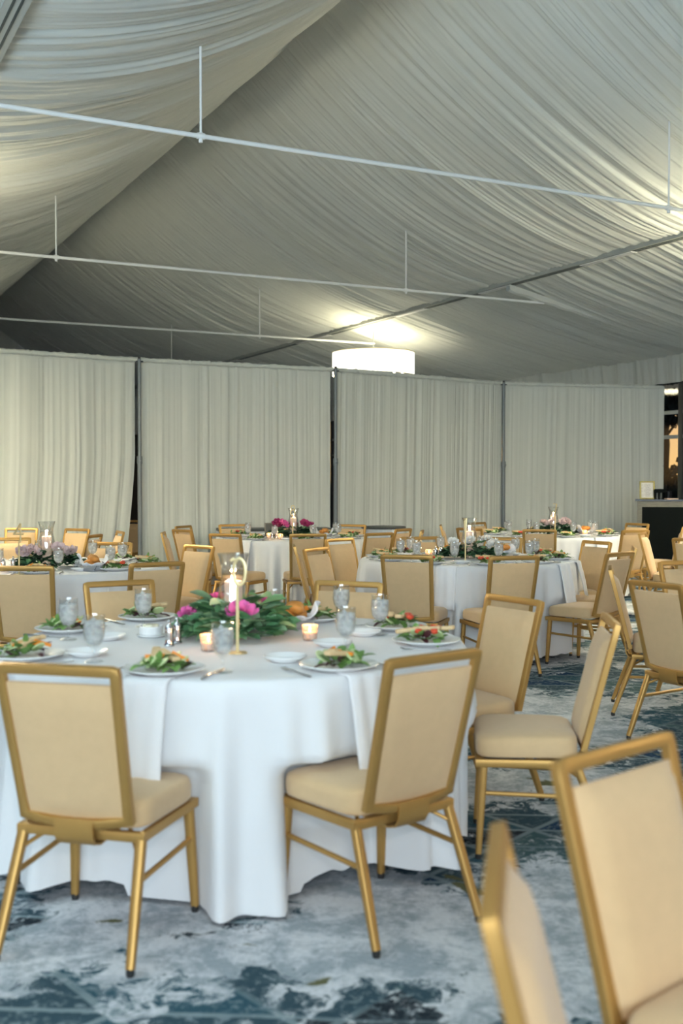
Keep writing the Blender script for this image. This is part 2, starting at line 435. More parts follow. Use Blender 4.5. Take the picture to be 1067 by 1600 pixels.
# outside: dark lawn, hedge and trees against the last light
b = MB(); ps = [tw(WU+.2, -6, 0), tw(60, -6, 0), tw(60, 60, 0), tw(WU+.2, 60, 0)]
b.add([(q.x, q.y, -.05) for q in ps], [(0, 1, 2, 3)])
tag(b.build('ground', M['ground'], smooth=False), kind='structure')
rnd = random.Random(5)
def leaf_cloud(bb, c, rx, ry, rz, n, size, rnd):
    for _ in range(n):
        while True:
            x, y, z = (rnd.uniform(-1, 1) for _ in range(3))
            if x*x+y*y+z*z < 1: break
        p = Vector((c[0]+x*rx, c[1]+y*ry, c[2]+z*rz)); a = Vector((rnd.gauss(0,1), rnd.gauss(0,1), rnd.gauss(0,1))).normalized()
        d = a.orthogonal().normalized(); e = a.cross(d)*.6; s_ = size*rnd.uniform(.6, 1.3)
        bb.add([p-d*s_, p+e*s_, p+d*s_, p-e*s_], [(0, 1, 2, 3)])
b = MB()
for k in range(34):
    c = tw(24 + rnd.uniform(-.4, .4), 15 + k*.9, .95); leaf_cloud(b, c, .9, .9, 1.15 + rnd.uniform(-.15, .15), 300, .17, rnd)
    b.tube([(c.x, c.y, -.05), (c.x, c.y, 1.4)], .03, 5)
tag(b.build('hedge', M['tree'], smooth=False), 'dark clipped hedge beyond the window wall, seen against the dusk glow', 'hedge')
bb0 = MB(); bb0.tube([(0,0,0), (.05,0,1.4), (-.05,.05,2.8), (0,.1,4.2)], .17, 8, scales=[1.2,1,.8,.4])
for a in range(6):
    an = a*1.05; bb0.tube([(0,0,2.4+a*.2), (.7*math.cos(an), .7*math.sin(an), 3.2+a*.25), (1.2*math.cos(an), 1.2*math.sin(an), 4+a*.2)], .05, 5, scales=[1,.7,.3])
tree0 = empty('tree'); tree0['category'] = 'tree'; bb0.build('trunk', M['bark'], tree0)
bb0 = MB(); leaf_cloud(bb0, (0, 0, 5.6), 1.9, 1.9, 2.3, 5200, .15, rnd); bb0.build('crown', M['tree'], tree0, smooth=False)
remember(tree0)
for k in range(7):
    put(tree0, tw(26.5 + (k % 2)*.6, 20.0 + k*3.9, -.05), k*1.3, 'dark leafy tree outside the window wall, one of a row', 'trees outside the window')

# purlins carrying the ceiling liner
def purlin(u, lab):
    t = empty('purlin', tw(u, 15, PR_Z)); tag(t, lab, 'ceiling beam', 'ceiling purlins')
    inv = Matrix.Translation(-tw(u, 15, PR_Z))
    def seg(u0, u1, z0, z1, name, m, v0=-3, v1=V_END-.05):
        bb = MB(); ubox(u0, u1, v0, v1, z0, z1, bb); bb.v = [tuple(Vector(q) - tw(u, 15, PR_Z)) for q in bb.v]
        return bb.build(name, m, t, smooth=False)
    seg(u-.075, u+.075, PR_Z, PR_Z+.09, 'beam', M['beam'])
    for du in (-.024, .024): seg(u+du-.008, u+du+.008, PR_Z-.004, PR_Z+.02, 'track', M['groove'])
    for v0, v1 in ((-3, 5.1), (10.6, 11.9), (13.2, 14.3), (15.6, 16.9), (19.2, 21), (24, 27)):
        seg(u-.05, u+.05, PR_Z-.012, PR_Z-.003, 'cover_strip', M['rod'], v0, v1-.3)
    return t
purlin(PR_U, 'white purlin with dark track running along the right side of the ceiling')
purlin(PL_U, 'white purlin with twin dark tracks at the top left corner of the ceiling')

# cross rods with hangers
ZB = EYE + 2.70
for k, (v, lab) in enumerate(((8.07, 'thick white cross rod hung across the tent, nearest'), (13.12, 'white cross rod hung across the tent, second from the front'),
                              (18.35, 'thin white cross rod low over the left drapes'), (23.4, 'farthest white cross rod, hanger ending behind the drapes'))):
    o0 = tw(RID_U, v, ZB); t = empty('cross_rod', o0); tag(t, lab, 'rod', 'white rods hung across the tent')
    d = Vector((UX, UY, 0))
    bb = MB(); bb.tube([d*(.62-RID_U), d*(10.1-RID_U)], .019, 10); bb.build('rod', M['rod'], t)
    for uu in (2.905, 7.72):
        tt = (RID_U-uu)/(RID_U-PL_U) if uu < RID_U else (uu-RID_U)/(PR_U-RID_U)
        top = RID_Z + (PR_Z-RID_Z)*tt - .36*4*tt*(1-tt)
        bb = MB(); bb.tube([d*(uu-RID_U) + Vector((0, 0, -.03)), d*(uu-RID_U) + Vector((0, 0, top-ZB))], .0095, 8)
        h = bb.build('hanger', M['rod'], t)
        bb = MB(); bb.tube([d*(uu-RID_U-.03), d*(uu-RID_U+.03)], .026, 10); bb.tube([d*(uu-RID_U)+Vector((0,0,-.05)), d*(uu-RID_U)+Vector((0,0,.03))], .016, 8)
        bb.build('clamp', M['rod'], h)
# cloth sleeve of the rafter on the outer ceiling slope
b = MB(); rows = []
for i in range(40):
    u = 9.45 + (13.0-9.45)*i/39
    zt = np.interp(u, [9.45, 10, 11.8, 13.0], [2.92, 2.81, 2.49, 2.26]) + EYE; zb = zt - .10 - .01*math.sin(i*1.3)
    rows.append([tw(u, 13.08, zt), tw(u, 13.07, zb+.02), tw(u, 13.12, zb), tw(u, 13.17, zb+.02), tw(u, 13.16, zt)])
b.grid(rows); tag(b.build('trim_2', M['liner']), kind='structure')

# drum pendants under the purlins
def drum_pendant(u, v, lab, power=150, ztop=EYE+2.43, r=.76, h=.42):
    c = tw(u, v, ztop); t = empty('drum_pendant', c); tag(t, lab, 'pendant lamp', 'large drum pendants')
    bb = MB(); bb.lathe([(r, 0), (r, -h)], 64); bb.f = [f for f in bb.f if len(f) == 4]; bb.m = [0]*len(bb.f)
    bb.build('lamp_shade', M['shade'], t)
    for zz in (0, -h):
        bb = MB(); bb.tube([(r*math.cos(a*math.pi/32), r*math.sin(a*math.pi/32), zz) for a in range(64)], .008, 6, True); bb.build('rim', M['brass'], t)
    bb = MB(); bb.lathe([(0, -h+.02), (r-.01, -h+.02)], 64); bb.build('diffuser', M['shade_soft'], t)
    bb = MB(); bb.lathe([(0, -h+.05), (r-.02, -h+.05), (r-.02, -h+.055), (0, -h+.055)], 48); bb.build('light_blocker', M['beam'], t)  # added plate, stops the diffuser's light from reaching the ceiling
    bb = MB(); bb.tube([(0, 0, PR_Z-.03-ztop), (0, 0, -.16)], .01, 8); bb.build('stem', M['alu'], t)
    bb = MB()
    for a in range(3): bb.tube([(0, 0, -.02), (r*math.cos(a*2.094), r*math.sin(a*2.094), -.02)], .005, 6)
    bb.build('spider_arm', M['alu'], t)
    bb = MB(); bb.lathe([(0, -.25), (.03, -.24), (.04, -.2), (.03, -.16), (0, -.15)], 12); bb.build('bulb', M['bulb'], t)
    point_light('pendant_bulb_light', c + Vector((0, 0, -.08)), power, (1.0, .92, .66), .18)
M['shade'] = mat('lit_drum_shade', (.9, .88, .8), .8, 0, 0, 1, 0, 1, 0, .2, (1, .95, .78), 1.5)
M['shade_soft'] = mat('lit_diffuser', (.9, .88, .8), .8, 0, 0, 1, 0, 1, 0, .2, (1, .94, .80), 9)
M['bulb'] = mat('bulb', (1, 1, 1), .5, 0, 0, 1, 0, 1, 0, .2, (1, .9, .7), 6)
drum_pendant(PR_U+.15, 17.7, 'large glowing drum pendant just above the top of the white drapes', 60)
drum_pendant(PR_U+.15, 8.0, 'large drum pendant lighting the ceiling past the right edge', 260)
drum_pendant(PL_U-.75, 10.9, 'large drum pendant past the left edge, over the left purlin', 125, EYE+2.15)
drum_pendant(PL_U, 19.2, 'added unseen drum pendant beyond the drapes, out past the left edge', 80)  # added lamp out of view, lifts the dim far end
drum_pendant(PR_U+.15, -1.2, 'added unseen drum pendant at the far right behind the photographer', 35)  # added fill lamp out of view, brightens the foreground
b = MB(); ubox(RID_U-.12, RID_U+.12, -3, V_END, RID_Z-.005, RID_Z+.08, b); tag(b.build('trim_3', M['rod'], smooth=False), kind='structure')

# ------------------------------------------------------------------ pipe and drape
PP = [(-5.18, 12.63), (-2.663, 14.3), (-.105, 15.5), (2.594, 17.6), (5.41, 18.3)]
ZT = 3.05
names = ['at the left edge', 'second from the left', 'below the drum pendant', 'ending beside the window']
for i in range(4):
    a, c = Vector(PP[i]), Vector(PP[i+1]); d = (c-a).normalized(); n2 = Vector((d.y, -d.x))
    L_ = .05; 
    iL = {0: lambda t: .03, 1: lambda t: .03+.16*max(0, t-.62)**1.6, 2: lambda t: .04, 3: lambda t: .05}[i]
    iR = {0: lambda t: .04+.34*max(0, t-.42)**1.25, 1: lambda t: .05, 2: lambda t: -.015, 3: lambda t: -.02}[i]
    a3 = a + n2*(-.02); c3 = c + n2*(-.02)
    o = pleated(a3, c3, .03, ZT-.03, .032, 100+i*20, .010, 12, iL, iR, 'drape', M['drape'], freq=1.25 if i in (1, 2) else .8)
    tag(o, 'floor-length gathered white drape, panel ' + names[i], 'drape', 'white drapes on the pipe stands')
    # gathered header over the crossbar
    bb = MB(); nn = int((c-a).length/.012); rows = []
    s = np.linspace(.02, (c-a).length-.02, nn); ra = .030 + .007*vnoise(s*30, 7+i); rb = .006*vnoise(s*55, 17+i)
    for q in range(nn):
        base = a + d*s[q]; row = []
        for k in range(10):
            an = k*math.pi/5; rr = ra[q] + rb[q]*math.sin(an*2)
            off = n2*math.cos(an)*rr; row.append((base.x+off.x, base.y+off.y, ZT-.028+math.sin(an)*rr))
        rows.append(row)
    bb.grid(rows, True); h = bb.build('drape_header', M['drape'], o, angle=180)
    bb = MB(); bb.tube([(a.x, a.y, ZT-.028), (c.x, c.y, ZT-.028)], .017, 8)
    tag(bb.build('crossbar', M['alu']), 'metal crossbar inside the header of the drape ' + names[i], 'crossbar', 'pipe stand crossbars')
nm = ['beyond the left edge', 'in the left gap between drapes', 'in the middle gap between drapes', 'in the right gap between drapes', 'at the drape end by the window']
for i, p in enumerate(PP):
    # stands stand a little in front of the cloth
    d = (Vector(PP[min(i+1, 4)]) - Vector(PP[max(i-1, 0)])).normalized(); n2 = Vector((d.y, -d.x))
    sg = .04 if i < 4 else -.09
    t = empty('pipe_stand', (p[0]+n2.x*sg, p[1]+n2.y*sg, 0)); tag(t, 'grey metal telescoping pipe stand ' + nm[i], 'pipe stand', 'pipe stands between the drapes')
    bb = MB(); bb.box((-.22, -.22, 0), (.22, .22, .008)); bb.build('base_plate', M['alu'], t, smooth=False)
    bb = MB(); bb.tube([(0, 0, 0), (0, 0, 1.72)], .030, 14); bb.build('lower_pipe', M['pole'], t)
    bb = MB(); bb.tube([(0, 0, 1.7), (0, 0, ZT-.02)], .024, 14); bb.build('upper_pipe', M['pole'], t)
    bb = MB(); bb.tube([(0, 0, 1.66), (0, 0, 1.76)], .036, 14); bb.tube([(0, 0, 1.70), (.03, -.06, 1.70)], .010, 8); bb.build('locking_collar', M['pole'], t)
    bb = MB(); bb.tube([(0, 0, ZT-.03), (0, 0, ZT+.01)], .018, 8); bb.box((-.05, -.012, ZT-.06), (.05, .012, ZT-.045)); bb.build('top_hook', M['cap'], t)

# ------------------------------------------------------------------ banquet chair
def make_chair():
    t = empty('banquet_chair'); t['category'] = 'chair'
    def bp(x, h, off=0):   # back plane point: h from 0 (bottom, z .425) to 1 (top, z .873)
        z = .412 + .453*h; y = -.184 - .116*h
        return Vector((x, y + off*.97, z + off*.24))
    loop = []
    for q in range(9):
        x = -.166 + .332*q/8; bow = -.016*math.sin(math.pi*q/8); loop.append(bp(x, -.03*math.sin(math.pi*q/8), bow))
    for q in range(1, 8): loop.append(bp(.166 + .014*q/8, q/8))
    loop += [bp(.180, .975), bp(.178, .995), bp(.170, 1.0), bp(0, 1.0), bp(-.170, 1.0), bp(-.178, .995), bp(-.180, .975)]
    for q in range(7, 0, -1): loop.append(bp(-.166 - .014*q/8, q/8))
    b = MB(); b.sweep(loop, RECT(.0115, .0145, .15), True, side=(0, .97, .24)); b.build('back_frame', M['gold'], t, angle=50)
    # padded back
    b = MB(); F = []; Bk = []; nx, nz = 12, 12
    for j in range(nz+1):
        h = .015 + .895*j/nz; hw = .158 + .014*h
        rf, rb = [], []
        for i in range(nx+1):
            s = -1 + 2*i/nx; ex = (1-abs(s)**5)**.5; ez = (1-abs(-1+2*j/nz)**7)**.5
            drop = -.026*(1-s*s)*(1-j/nz)**2
            rf.append(bp(s*hw, h+drop, .006 + .030*ex*ez)); rb.append(bp(s*hw, h+drop, -.004 - .010*ex*ez))
        F.append(rf); Bk.append(rb[::-1])
    b.grid(F); b.grid(Bk)
    ring = lambda P: P[0] + [r[-1] for r in P[1:-1]] + P[-1][::-1] + [r[0] for r in P[-2:0:-1]]
    rf = ring(F); rb = ring([r[::-1] for r in Bk]); n = len(rf)
    b.add(rf+rb, [(i, n+i, n+(i+1) % n, (i+1) % n) for i in range(n)])
    b.build('back_pad', M['fabric'], t, angle=60)
    # flat bracket that carries the back
    b = MB(); pts = [(0, -.205, .412), (0, -.208, .392), (0, -.205, .360), (0, -.190, .336), (0, -.155, .326), (0, -.02, .334)]
    b.sweep(pts, [(-.062, -.003), (.062, -.003), (.062, .003), (-.062, .003)], side=(1, 0, 0)); b.build('bracket', M['gold'], t, angle=60)
    # seat cushion
    b = MB(); rows = []
    prof = [(0, .378), (.93, .378), (.985, .380), (.998, .386), (1.004, .40), (1.004, .425), (.992, .443), (.96, .453), (.9, .459), (.75, .465), (.5, .469), (.25, .471), (0, .471)]
    K = 48
    for r, z in prof:
        row = []
        for q in range(K):
            a = 2*math.pi*q/K; c, s = math.cos(a), math.sin(a); p = 7.
            k_ = 1/((abs(c)**p+abs(s)**p)**(1/p)); y = .026 + .190*r*k_*s; hw = .210 + .06*y
            dip = .006*max(0, s)*r if z > .44 else 0
            row.append((hw*r*k_*c, y, z-dip))
        rows.append(row)
    b.grid(rows, True); b.build('seat_cushion', M['fabric'], t, angle=70)
    b = MB(); hwf, hwr = .212, .196
    b.sweep([(-hwr, -.160, .358), (hwr, -.160, .358), (hwf, .205, .358), (-hwf, .205, .358)], RECT(.0145, .011, .15), True, side=(0, 0, 1))
    sf = b.build('seat_frame', M['gold'], t, angle=40)
    b = MB()
    for x in (-.19, .19):
        for y in (-.06, .02): b.lathe([(.008, 0), (.011, -.004), (.010, -.012), (0, -.014)], 10, x, y, .352)
    b.build('bumper', M['paper'], sf)
    for sx in (-1, 1):
        for front in (1, 0):
            top = Vector((sx*.200, .185, .370)) if front else Vector((sx*.190, -.150, .370))
            ft = Vector((sx*.214, .205, .02)) if front else Vector((sx*.212, -.280, .02))
            b = MB(); mid = (top+ft)/2
            b.sweep([top, mid, ft], RECT(.0145, .0135, .3), scales=[1.05, 1, .82], side=(1, 0, 0))
            lg = b.build('leg', M['gold'], t, angle=50)
            b = MB(); b.lathe([(.012, .022), (.013, .008), (.012, .006)], 10, ft.x, ft.y); b.lathe([(.011, .006), (.011, .001), (.0, 0)], 10, ft.x, ft.y); b.build('foot_glide', M['cap'], lg)
        b = MB(); b.tube([(sx*.206, .192, .245), (sx*.196, -.195, .235)], .009, 8); b.build('stretcher', M['gold'], t)
        b = MB(); b.tube([(sx*.193, -.178, .30), (sx*.13, -.09, .345), (sx*.09, -.03, .352)], .007, 8); b.build('brace', M['gold'], t)
    remember(t); return t
chair0 = make_chair()

# name, x, y, heading (degrees clockwise from straight ahead), label, group
CHAIRS = [
('A', -.734, 3.361, 14, 'tan and gold banquet chair seen from behind at the lower left, nearest table'),
('B', .097, 3.515, -38, 'tan and gold banquet chair angled left at the front of the nearest table'),
('C', -1.030, 5.504, 150, 'tan chair facing us behind the salt shakers of the nearest table, back top only'),
('D', -.073, 5.449, -158, 'tan chair facing us behind the water goblets at the far side of nearest table'),
('E', .53, 4.78, -122, 'pale tan chair facing left-forward at the right of the nearest table'),
('F', .735, 4.20, -84, 'tan chair in side view facing left, pulled out right of the nearest table'),
('G', .554, 8.159, 16, 'tan chair seen from behind at the near left of the white-flower table'),
('H', 1.163, 8.056, -14, 'tan chair seen from behind at the near right of the white-flower table'),
('I', 1.885, 8.385, -44, 'tan chair turned left with full seat showing, right of the white-flower table'),
('I2', 2.100, 8.946, -78, 'tan chair in side view tucked behind the turned one, right of white-flower table'),
('J', 2.04, 9.67, -118, 'tan chair facing left at the far right of the white-flower table'),
('L3', .198, 10.086, 134, 'tan chair facing right at the far left corner of the white-flower table'),
('M3', .054, 8.615, 120, 'tan chair facing right with front pad showing, left of the white-flower table'),
('N3', -.100, 9.185, 86, 'tan chair edge-on behind another, left of the white-flower table'),
('K4', .225, 11.732, -36, 'tan chair leaning away between the white-flower table and the magenta-rose table'),
('P3', .823, 10.329, 168, 'tan chair facing us behind the goblets, far left side of white-flower table'),
('Q3', 1.456, 10.214, -160, 'tan chair facing us behind the bread basket of the white-flower table'),
('R5', 2.331, 12.668, 15, 'tan chair seen from behind in front of the blush-rose table'),
('S5', 2.050, 14.482, 133, 'bright tan chair facing right at the left end of the blush-rose table'),
('T5', 1.711, 12.955, 45, 'tan chair mostly hidden behind the hurricane vase of the white-flower table'),
('U5', 1.554, 13.726, 96, 'tan chair edge-on, farthest left of the blush-rose table'),
('V5', 3.650, 14.15, -125, 'tan chair at the far right of the blush-rose table, by the bar'),
('W5', 3.179, 12.481, -24, 'tan chair seen from behind at the right of the blush-rose table'),
('X', 3.48, 11.47, 116, 'bright tan chair facing right in the aisle beyond the white-flower table'),
('Y7a', 3.90, 13.352, -66, 'tan chair edge-on in front of the black bar panel'),
('Y7b', 3.50, 10.52, 38, 'tan chair seen from behind at the right edge below the bar'),
('Z', 2.403, 7.015, 155, 'tan chair facing us cut by the right edge, behind the nearer one there'),
('AA', 1.911, 5.840, 62, 'tan chair with wide back bracket cut by the right edge, midway up'),
('BB', 1.955, 6.646, 104, 'tan chair seen exactly edge-on near the right edge, midway up'),
('a', -.388, 11.561, -8, 'tan chair seen from behind in front of the magenta roses'),
('b', -1.081, 11.538, 25, 'tan chair seen from behind at the near left of the magenta-rose table'),
('c', -1.59, 12.54, 48, 'tan chair turned right, left of the magenta-rose table, nearer of the pair'),
('d', -1.68, 13.35, 112, 'tan chair turned right, left of the magenta-rose table, farther of the pair'),
('e', -1.62, 11.72, 86, 'tan chair edge-on at the far left of the magenta-rose table'),
('f', -1.25, 13.70, 150, 'tan chair facing us behind the left plates of the magenta-rose table'),
('g', .013, 13.600, -155, 'tan chair facing us at the far right of the magenta-rose table'),
('i', .462, 12.723, -58, 'tan chair just below the small round dark-topped table'),
('j', .602, 12.164, -82, 'narrow edge-on tan chair right of the small dark-topped table'),
('k', -2.004, 7.097, -2, 'large tan chair back at the left edge, near side of the number 4 table'),
('l', -1.368, 7.388, -32, 'tan chair seen from behind at the near right of the number 4 table'),
('m', -1.398, 8.910, -138, 'bright tan chair facing left beside the number 4 table'),
('n', -2.090, 9.322, -168, 'tan chair facing us behind the bread basket of the number 4 table'),
('o', -3.749, 12.478, 178, 'distant tan chair behind the number 4 stand, against the left drape'),
('p', -3.208, 12.332, -150, 'distant tan chair leaning right against the left drape, largest of three'),
('q', -2.808, 11.119, -80, 'distant tan chair in the middle of three by the left drape, turned left'),
('r', -2.705, 11.826, -113, 'distant narrow tan chair, rightmost of three by the left drape'),
('s', -3.087, 10.149, 162, 'tan chair facing us behind the pale roses of the number 4 table'),
('CC', .736, 1.90, 139, 'large blurred tan chair facing us at the lower right corner'),
('DD', .505, 1.415, 100, 'blurred tan chair seen edge-on at the very bottom, closest to the camera'),
]
for n, x, y, h, lab in CHAIRS:
    put(chair0, (x, y, 0), -R(h), lab, 'tan and gold banquet chairs')
# a khaki-looking chair glimpsed through the left gap
put(chair0, (-3.0, 15.9, 0), -R(15), 'chair glimpsed through the dark gap between the left drapes', 'tan and gold banquet chairs')

# ------------------------------------------------------------------ round tables with cloths
TR = .900; TZ = .762
TABLES = {'T1': (-.42, 4.36), 'T2': (-2.26, 8.38), 'T3': (1.07, 9.20), 'T4': (-.58, 12.90), 'T5': (2.62, 13.65)}
TDESC = {'T1': 'nearest table', 'T2': 'number 4 table', 'T3': 'white-flower table', 'T4': 'magenta-rose table', 'T5': 'blush-rose table'}
def make_table():
    t = empty('round_table'); t['category'] = 'table'
    b = MB(); b.lathe([(0, .735), (TR-.006, .735), (TR-.002, .739), (TR-.002, .752), (TR-.006, .756), (0, .756)], 64); b.build('tabletop', M['bar_wood'], t)
    for k in range(4):
        a = math.pi/4 + k*math.pi/2; b = MB(); x, y = .45*math.cos(a), .45*math.sin(a)
        b.tube([(x, y, .735), (x*1.05, y*1.05, .0)], .014, 8); b.build('leg', M['alu'], t)
    remember(t); return t
tab0 = make_table()
def cloth(key, seed, lobes, hem=.035):
    cx, cy = TABLES[key]; rs = random.Random(seed)
    K = 320; prof = []
    near = []
    for n, x, y, h, lab in CHAIRS:
        dx, dy = x-cx, y-cy; d = math.hypot(dx, dy)
        if d < 1.35:
            fx, fy = math.sin(R(h)), math.cos(R(h)); px, py = x+fx*.235, y+fy*.235
            near.append((x, y, fx, fy))
    phs = [(rs.uniform(0, 6.28), rs.uniform(.6, 1.2)) for _ in range(6)]
    def fold(a):
        w = 0
        for k, (am, n_) in enumerate(((.45, lobes), (.45, lobes*2-3), (.36, lobes*3+1), (.35, lobes-5), (.22, lobes*5))):
            w += am*phs[k][1]*math.sin(n_*a + phs[k][0])
        return w
    W = np.array([fold(2*math.pi*q/K) for q in range(K)]); W = (W-W.min())/(W.max()-W.min())
    b = MB(); rows = []
    for r in (0, .2, .4, .6, .75, .86, .90): rows.append([(cx+r*math.cos(2*math.pi*q/K), cy+r*math.sin(2*math.pi*q/K), TZ + .0008*math.sin(q*.7)*(r > .5)) for q in range(K)])
    NZ = 26
    for j in range(NZ+1):
        t = j/NZ; row = []
        for q in range(K):
            a = 2*math.pi*q/K; c, s = math.cos(a), math.sin(a)
            zt = TZ - .004; zb = hem + .035*(1-W[q])
            if key == 'T1' and math.cos(a - math.atan2(-.99, -.0)) > .93: zb = hem*.4
            z = zt + (zb-zt)*t
            e = min(1, t/.035); r = .905 + .014*math.sin(e*math.pi/2)
            amp = (.165*W[q]**1.3 - .045)*(t**.7); r = r + amp + .03*t
            x, y = cx + r*c, cy + r*s
            if z < .50:
                for (hx, hy, fx, fy) in near:
                    # chair-space coordinates
                    for it in range(1):
                        rx, ry = x-hx, y-hy; ly = rx*fx+ry*fy; lx = rx*fy-ry*fx
                        if abs(lx) < .30 and -.35 < ly < .25:
                            wgt = 1 - max(0, (abs(lx)-.23)/.07); wz = min(1, (.50-z)/.05)
                            need = (.245-ly)*wgt*wz
                            # move toward the table centre
                            kx, ky = -c, -s; al = kx*fx+ky*fy
                            if al > .25: x += kx*need/al; y += ky*need/al
            row.append((x, y, z))
        rows.append(row)
    b.grid(rows, True); o = b.build('tablecloth', M['linen'], angle=180)
    tag(o, 'white floor-length cloth draped over the ' + TDESC[key], 'tablecloth', 'white round tablecloths')
    return o
for i, (k, (cx, cy)) in enumerate(TABLES.items()):
    put(tab0, (cx, cy, 0), i*.3, 'round folding table hidden under the white cloth of the ' + TDESC[k], 'round banquet tables')
    cloth(k, 11+i*7, 11 + i % 2, hem=.035)

# ------------------------------------------------------------------ things on the tables
def make_goblet():
    t = empty('water_goblet'); t['category'] = 'goblet'
    b = MB(); b.lathe([(0, .002), (.030, .001), (.034, .003), (.030, .006), (.008, .011), (.0055, .02), (.0055, .042), (.009, .050), (.022, .060), (.033, .080), (.0385, .105), (.0385, .130), (.036, .158), (.0375, .168), (.0365, .168), (.0350, .158), (.0372, .130), (.0370, .105), (.031, .080), (.020, .064), (0, .056)], 28)
    b.build('glass', M['glass'], t, angle=70)
    b = MB(); b.lathe([(0, .058), (.019, .066), (.0300, .082), (.0360, .105), (.0362, .130), (.0345, .146), (0, .147)], 24); b.build('ice_water', M['ice'], t, angle=50)
    b = MB(); rr = random.Random(3)
    for k in range(7):
        a = k*2.4; p = Vector((.016*math.cos(a), .016*math.sin(a), .095+.008*k)); m4 = Matrix.Translation(p) @ Matrix.Rotation(rr.uniform(0, 3), 4, (rr.random(), rr.random(), rr.random()+.1))
        b.box((-.010, -.010, -.010), (.010, .010, .010), m4)
    b.build('ice', M['ice'], t, smooth=False)
    remember(t); return t
goblet0 = make_goblet()
def make_plate(name, r):
    b = MB(); b.lathe([(0, .002), (r*.55, .002), (r*.60, 0), (r*.64, .003), (r*.98, .017), (r, .019), (r*.985, .0215), (r*.66, .0085), (r*.60, .006), (0, .006)], 40)
    o = b.build(name, M['china'], angle=60); o['category'] = 'plate'; remember(o); return o
plate0 = make_plate('dinner_plate', .135); bplate0 = make_plate('bread_plate', .078)
def blade(bb, p, d, n, l, w, curl=.2, seg=4):
    d = d.normalized(); s = d.cross(n).normalized(); n = s.cross(d).normalized(); P = []
    for i in range(seg+1):
        t = i/seg; ww = w*math.sin(math.pi*min(1, t*.92+.06))**.8; c = p + d*l*t + n*(-curl*l*t*t + .06*l)
        P.append([c - s*ww + n*ww*.35, c, c + s*ww + n*ww*.35])
    bb.grid(P)
def make_salad(kind, seed):
    rr = random.Random(seed); t = empty('salad'); t['category'] = 'salad'
    b = MB(); b2 = MB()
    for k in range(46):
        a = rr.uniform(0, 6.28); q = rr.random()**.6*.058; c = Vector((q*math.cos(a) + .012, q*math.sin(a), .008 + rr.uniform(0, .030)*(1-q/.075)))
        d = Vector((math.cos(a+rr.uniform(-1, 1)), math.sin(a+rr.uniform(-1, 1)), rr.uniform(-.1, .9)))
        blade(b if k % 6 else b2, c, d, Vector((0, 0, 1)), rr.uniform(.026, .045), rr.uniform(.008, .016), rr.uniform(-.2, .5))
    b.build('greens', M['lettuce'], t, angle=180); b2.build('dark_leaves', M['radicchio'], t, angle=180)
    for k in range(5):
        b = MB(); a = rr.uniform(0, 6.28); c = Vector((.045*math.cos(a), .045*math.sin(a), .028)); m4 = Matrix.Translation(c) @ Matrix.Rotation(rr.uniform(.2, .9), 4, 'X') @ Matrix.Rotation(a, 4, 'Z')
        b.lathe([(0, 0), (.019, 0), (.020, .002), (.019, .004), (0, .004)], 14); b.v = [tuple(m4 @ Vector(v)) for v in b.v]; b.build('cucumber_slice', M['cucumber'], t)
    for k in range(3 if kind == 1 else 2):
        b = MB(); a = rr.uniform(-.5, .9); c = Vector((-.03 + .03*k, -.02+.03*k, .040)); m4 = Matrix.Translation(c) @ Matrix.Rotation(a, 4, 'Z') @ Matrix.Rotation(.12, 4, 'Y')
        b.box((-.05, -.011, -.006), (.05, .011, .006), m4); o = b.build('toast_strip', M['bread'], t)
        md = o.modifiers.new('round', 'BEVEL'); md.width = .004; md.segments = 2
    for k in range(3 if kind != 1 else 5):
        b = MB(); a = rr.uniform(0, 6.28); q = rr.uniform(.01, .055); c = Vector((q*math.cos(a), q*math.sin(a), .038)); m4 = Matrix.Translation(c) @ Matrix.Rotation(rr.uniform(-.5, .5), 4, 'X') @ Matrix.Rotation(a, 4, 'Z')
        if kind == 1: b.lathe([(0, -.008), (.010, -.006), (.013, 0), (.010, .006), (0, .008)], 10); b.v = [tuple(m4 @ Vector(v)) for v in b.v]; b.build('tomato_piece', M['tomato'], t)
        else: b.box((-.024, -.003, -.004), (.024, .003, .004), m4); b.build('carrot_strip', M['carrot'], t)
    t.scale = (1.3, 1.3, 1.35); remember(t); return t
salads = [make_salad(0, 1), make_salad(1, 2), make_salad(2, 9)]
def make_knife():
    t = empty('table_knife'); t['category'] = 'knife'
    b = MB(); P = []
    for i in range(9):
        x = .02 + .10*i/8; w = .010*math.sqrt(max(0, 1-((i/8-.25)/.78)**4)) + .0008
        P.append([(-w*.3, x, .003), (0, x, .0042), (w, x, .003), (0, x, .0022)])
    b.grid(P, True); b.build('blade', M['cutlery'], t, angle=60)
    b = MB(); b.sweep([(0, -.10, .004), (0, -.095, .004), (0, -.03, .004), (0, .022, .004)], RECT(.004, .004, .5), scales=[.6, 1.2, 1.0, .7], side=(1, 0, 0)); b.build('handle', M['cutlery'], t)
    remember(t); return t
def make_fork():
    t = empty('table_fork'); t['category'] = 'fork'
    b = MB(); b.sweep([(0, -.10, .004), (0, -.09, .004), (0, -.02, .005), (0, .035, .008)], RECT(.0045, .0018, .5), scales=[.8, 1.4, .7, .8], side=(1, 0, 0)); b.build('handle', M['cutlery'], t)
    b = MB(); b.sweep([(0, .03, .008), (0, .042, .006), (0, .055, .004)], RECT(.011, .0012, .4), scales=[.5, .95, 1.0], side=(1, 0, 0))
    for k in range(4):
        x = -.0085 + .0057*k; b.tube([(x, .052, .004), (x, .075, .004), (x*.95, .092, .008)], .0014, 5)
    b.build('tines', M['cutlery'], t)
    remember(t); return t
knife0 = make_knife(); fork0 = make_fork()
TOP = TZ + .002
ang_words = lambda i, n: ['near', 'near right', 'front right', 'right', 'back right', 'far right', 'far', 'far left', 'back left', 'left', 'front left', 'near left'][int(round(i*12/n)) % 12]
